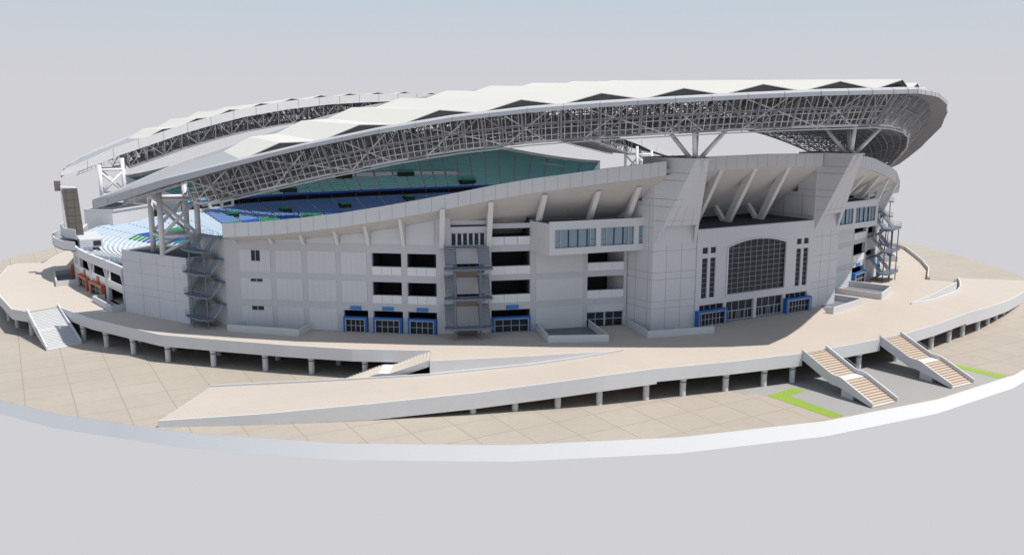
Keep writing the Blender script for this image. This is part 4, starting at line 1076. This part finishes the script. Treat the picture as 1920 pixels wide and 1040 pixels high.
    for x in xb: g.tube(c(scr(x,0)),c(scr(x,1)),.08,4,caps=False)
    for x,y_ in zip(xb[:-1],xb[1:]):
        for u in (.38,.56,.8): g.tube(c(scr(x,u)),c(scr(y_,u)),.09,4,caps=False)
        p=scr(x,1);q=scr(y_,1);g.tube(c(p),c(q),.24,5,caps=False)
        if abs(x)<104: g.tube(c((p.x,p.y,p.z-.55)),c((q.x,q.y,q.z-.55)),.12,4,caps=False)
    for k,x in enumerate(xb[::12]):
        p=scr(x,1);g.tube(c(p),c((p.x,p.y,p.z-.6)),.12,4)
        if k<len(xb[::12])-1:
            g.tube(c(scr(x,0)),c(scr(xb[::12][k+1] if k%2 else x+5.8,1 if True else 0)),.13,4,caps=False)
            g.tube(c(scr(x,1)),c(scr(min(103,x+5.8),.0)),.13,4,caps=False)
    g.build('eave_screen',M['steel'],t)
    # open grid at the blunt ends
    g=MB()
    for s_ in (-1,1):
        for k in range(9):
            x=s_*(101+1.25*k);a=itp(OT,x)+sm_n(x)*2.5;b=itp(IT,x if abs(x)<115 else 114*s_)
            a=V3((a.x,a.y,a.z-1.6));b=V3((b.x,b.y-1.5,b.z-2.9));g.tube(c(a),c(b),.06,4)
        for u in (.15,.4,.65,.9):
            P=[]
            for x in (101,104,107,110,111.5):
                x*=s_;a=itp(OT,x)+sm_n(x)*2.5;b=itp(IT,x);P.append(V3((a.x,a.y,a.z-1.6)).lerp(V3((b.x,b.y-1.5,b.z-2.9)),u))
            for p,q in zip(P[:-1],P[1:]): g.tube(c(p),c(q),.07,4)
    g.build('end_grid',M['steel'],t)
    return BN
BN=roof(1);roof(-1)

def vsup(sx,sy):
    near=sy>0
    t=thing('branching_support','white steel support branching into four tubes from the top of the %s pylon'%('left' if sx>0 else 'right') if near else 'four branched white steel support on the far side at the %s'%('left' if sx>0 else 'right'),'roof support',mir((-20.8,-119.3,38.3),sx,sy),'branching roof supports')
    for i,(dx,dy) in enumerate(((-4.2,-4.2),(4.2,-4.2),(-3.9,4.2),(3.9,4.2))):
        g=MB();a=(-20.8+dx*.16,-119.0+dy*.16,38.3);z=44.1
        g.tube(mir(a,sx,sy),mir((-20.8+dx,-119.0+dy,z),sx,sy),.42,12,r2=.38);g.build('branch',M['column'],t,True)
    g=MB();g.tube(mir((-20.8,-119,38.3),sx,sy),mir((-20.8,-119,38.7),sx,sy),1.0,12);g.build('base',M['column'],t)
def ltower(sx,sy):
    near=sy>0
    t=thing('braced_tower','white four legged roof tower with crossed braces on the %s %s corner block'%('near' if near else 'far','left' if sx>0 else 'right'),'roof support',mir((-101,-55,18.4),sx,sy),'braced roof towers')
    C=[(-104.2,-57.2),(-105.0,-50.6),(-97.4,-58.4),(-98.4,-51.9)]
    top=[31.8,31.2,33.2,33.0]
    for (x,y),z in zip(C,top):
        g=MB();g.tube(mir((x,y,18.31),sx,sy),mir((x,y,z),sx,sy),.56,16);g.build('leg',M['column'],t,True)
    def br(i,j,z0,z1,r=.36):
        a=C[i];b=C[j];g=MB();g.tube(mir((a[0],a[1],z0),sx,sy),mir((b[0],b[1],z1),sx,sy),r,8);g.build('brace',M['column'],t,True)
    for i,j in ((0,2),(1,3)):
        br(i,j,22.4,29.2);br(i,j,29.2,22.4);br(i,j,22.2,22.2,.4);br(i,j,29.6,29.6,.42)
    for i,j in ((0,1),(2,3)): br(i,j,22.2,22.2,.3);br(i,j,29.6,29.6,.36)
    br(0,2,18.9,22.0);br(1,3,18.9,22.0)
for sx in (1,-1):
    for sy in (1,-1): vsup(sx,sy);ltower(sx,sy)

# ---------------- world, sun, camera ----------------
w=bpy.data.worlds.new('World');scn.world=w;w.use_nodes=True;nt=w.node_tree;bg=nt.nodes['Background']
tc=nt.nodes.new('ShaderNodeTexCoord');sp=nt.nodes.new('ShaderNodeSeparateXYZ');nt.links.new(tc.outputs['Generated'],sp.inputs[0])
cr=nt.nodes.new('ShaderNodeValToRGB');nt.links.new(sp.outputs['Z'],cr.inputs[0])
def lin(c): return tuple(((v/255+.055)/1.055)**2.4 if v/255>.04045 else v/255/12.92 for v in c)+(1,)
e=cr.color_ramp.elements;e[0].position=.0;e[0].color=lin((209,208,213));e[1].position=1;e[1].color=lin((168,188,211))
for p,c_ in ((.02,(209,208,213)),(.07,(205,208,215)),(.125,(194,206,217)),(.2,(188,201,215)),(.38,(187,201,217)),(.6,(177,194,214))):
    q=e.new(p);q.color=lin(c_)
nt.links.new(cr.outputs[0],bg.inputs[0]);bg.inputs[1].default_value=1.0
L=bpy.data.lights.new('sun','SUN');L.energy=4.8;L.angle=R_(.5);L.color=(1,.95,.87)
so=bpy.data.objects.new('sun',L);COL.objects.link(so)
d=V3((.315,-.365,1.0));so.rotation_euler=d.to_track_quat('Z','Y').to_euler();so.location=(60,-80,120)
cam=bpy.data.cameras.new('camera');co=bpy.data.objects.new('camera',cam);COL.objects.link(co)
co.location=(-130.811,-243.717,46.269);co.rotation_euler=(math.pi/2-.182438,0,-.520678)
cam.sensor_width=36;cam.lens=31.177;cam.clip_end=2000;cam.clip_start=.5
scn.camera=co
vs=scn.view_settings;scn.display_settings.display_device='sRGB';vs.view_transform='Standard';vs.look='None';vs.exposure=0;vs.gamma=1;vs.use_curve_mapping=False
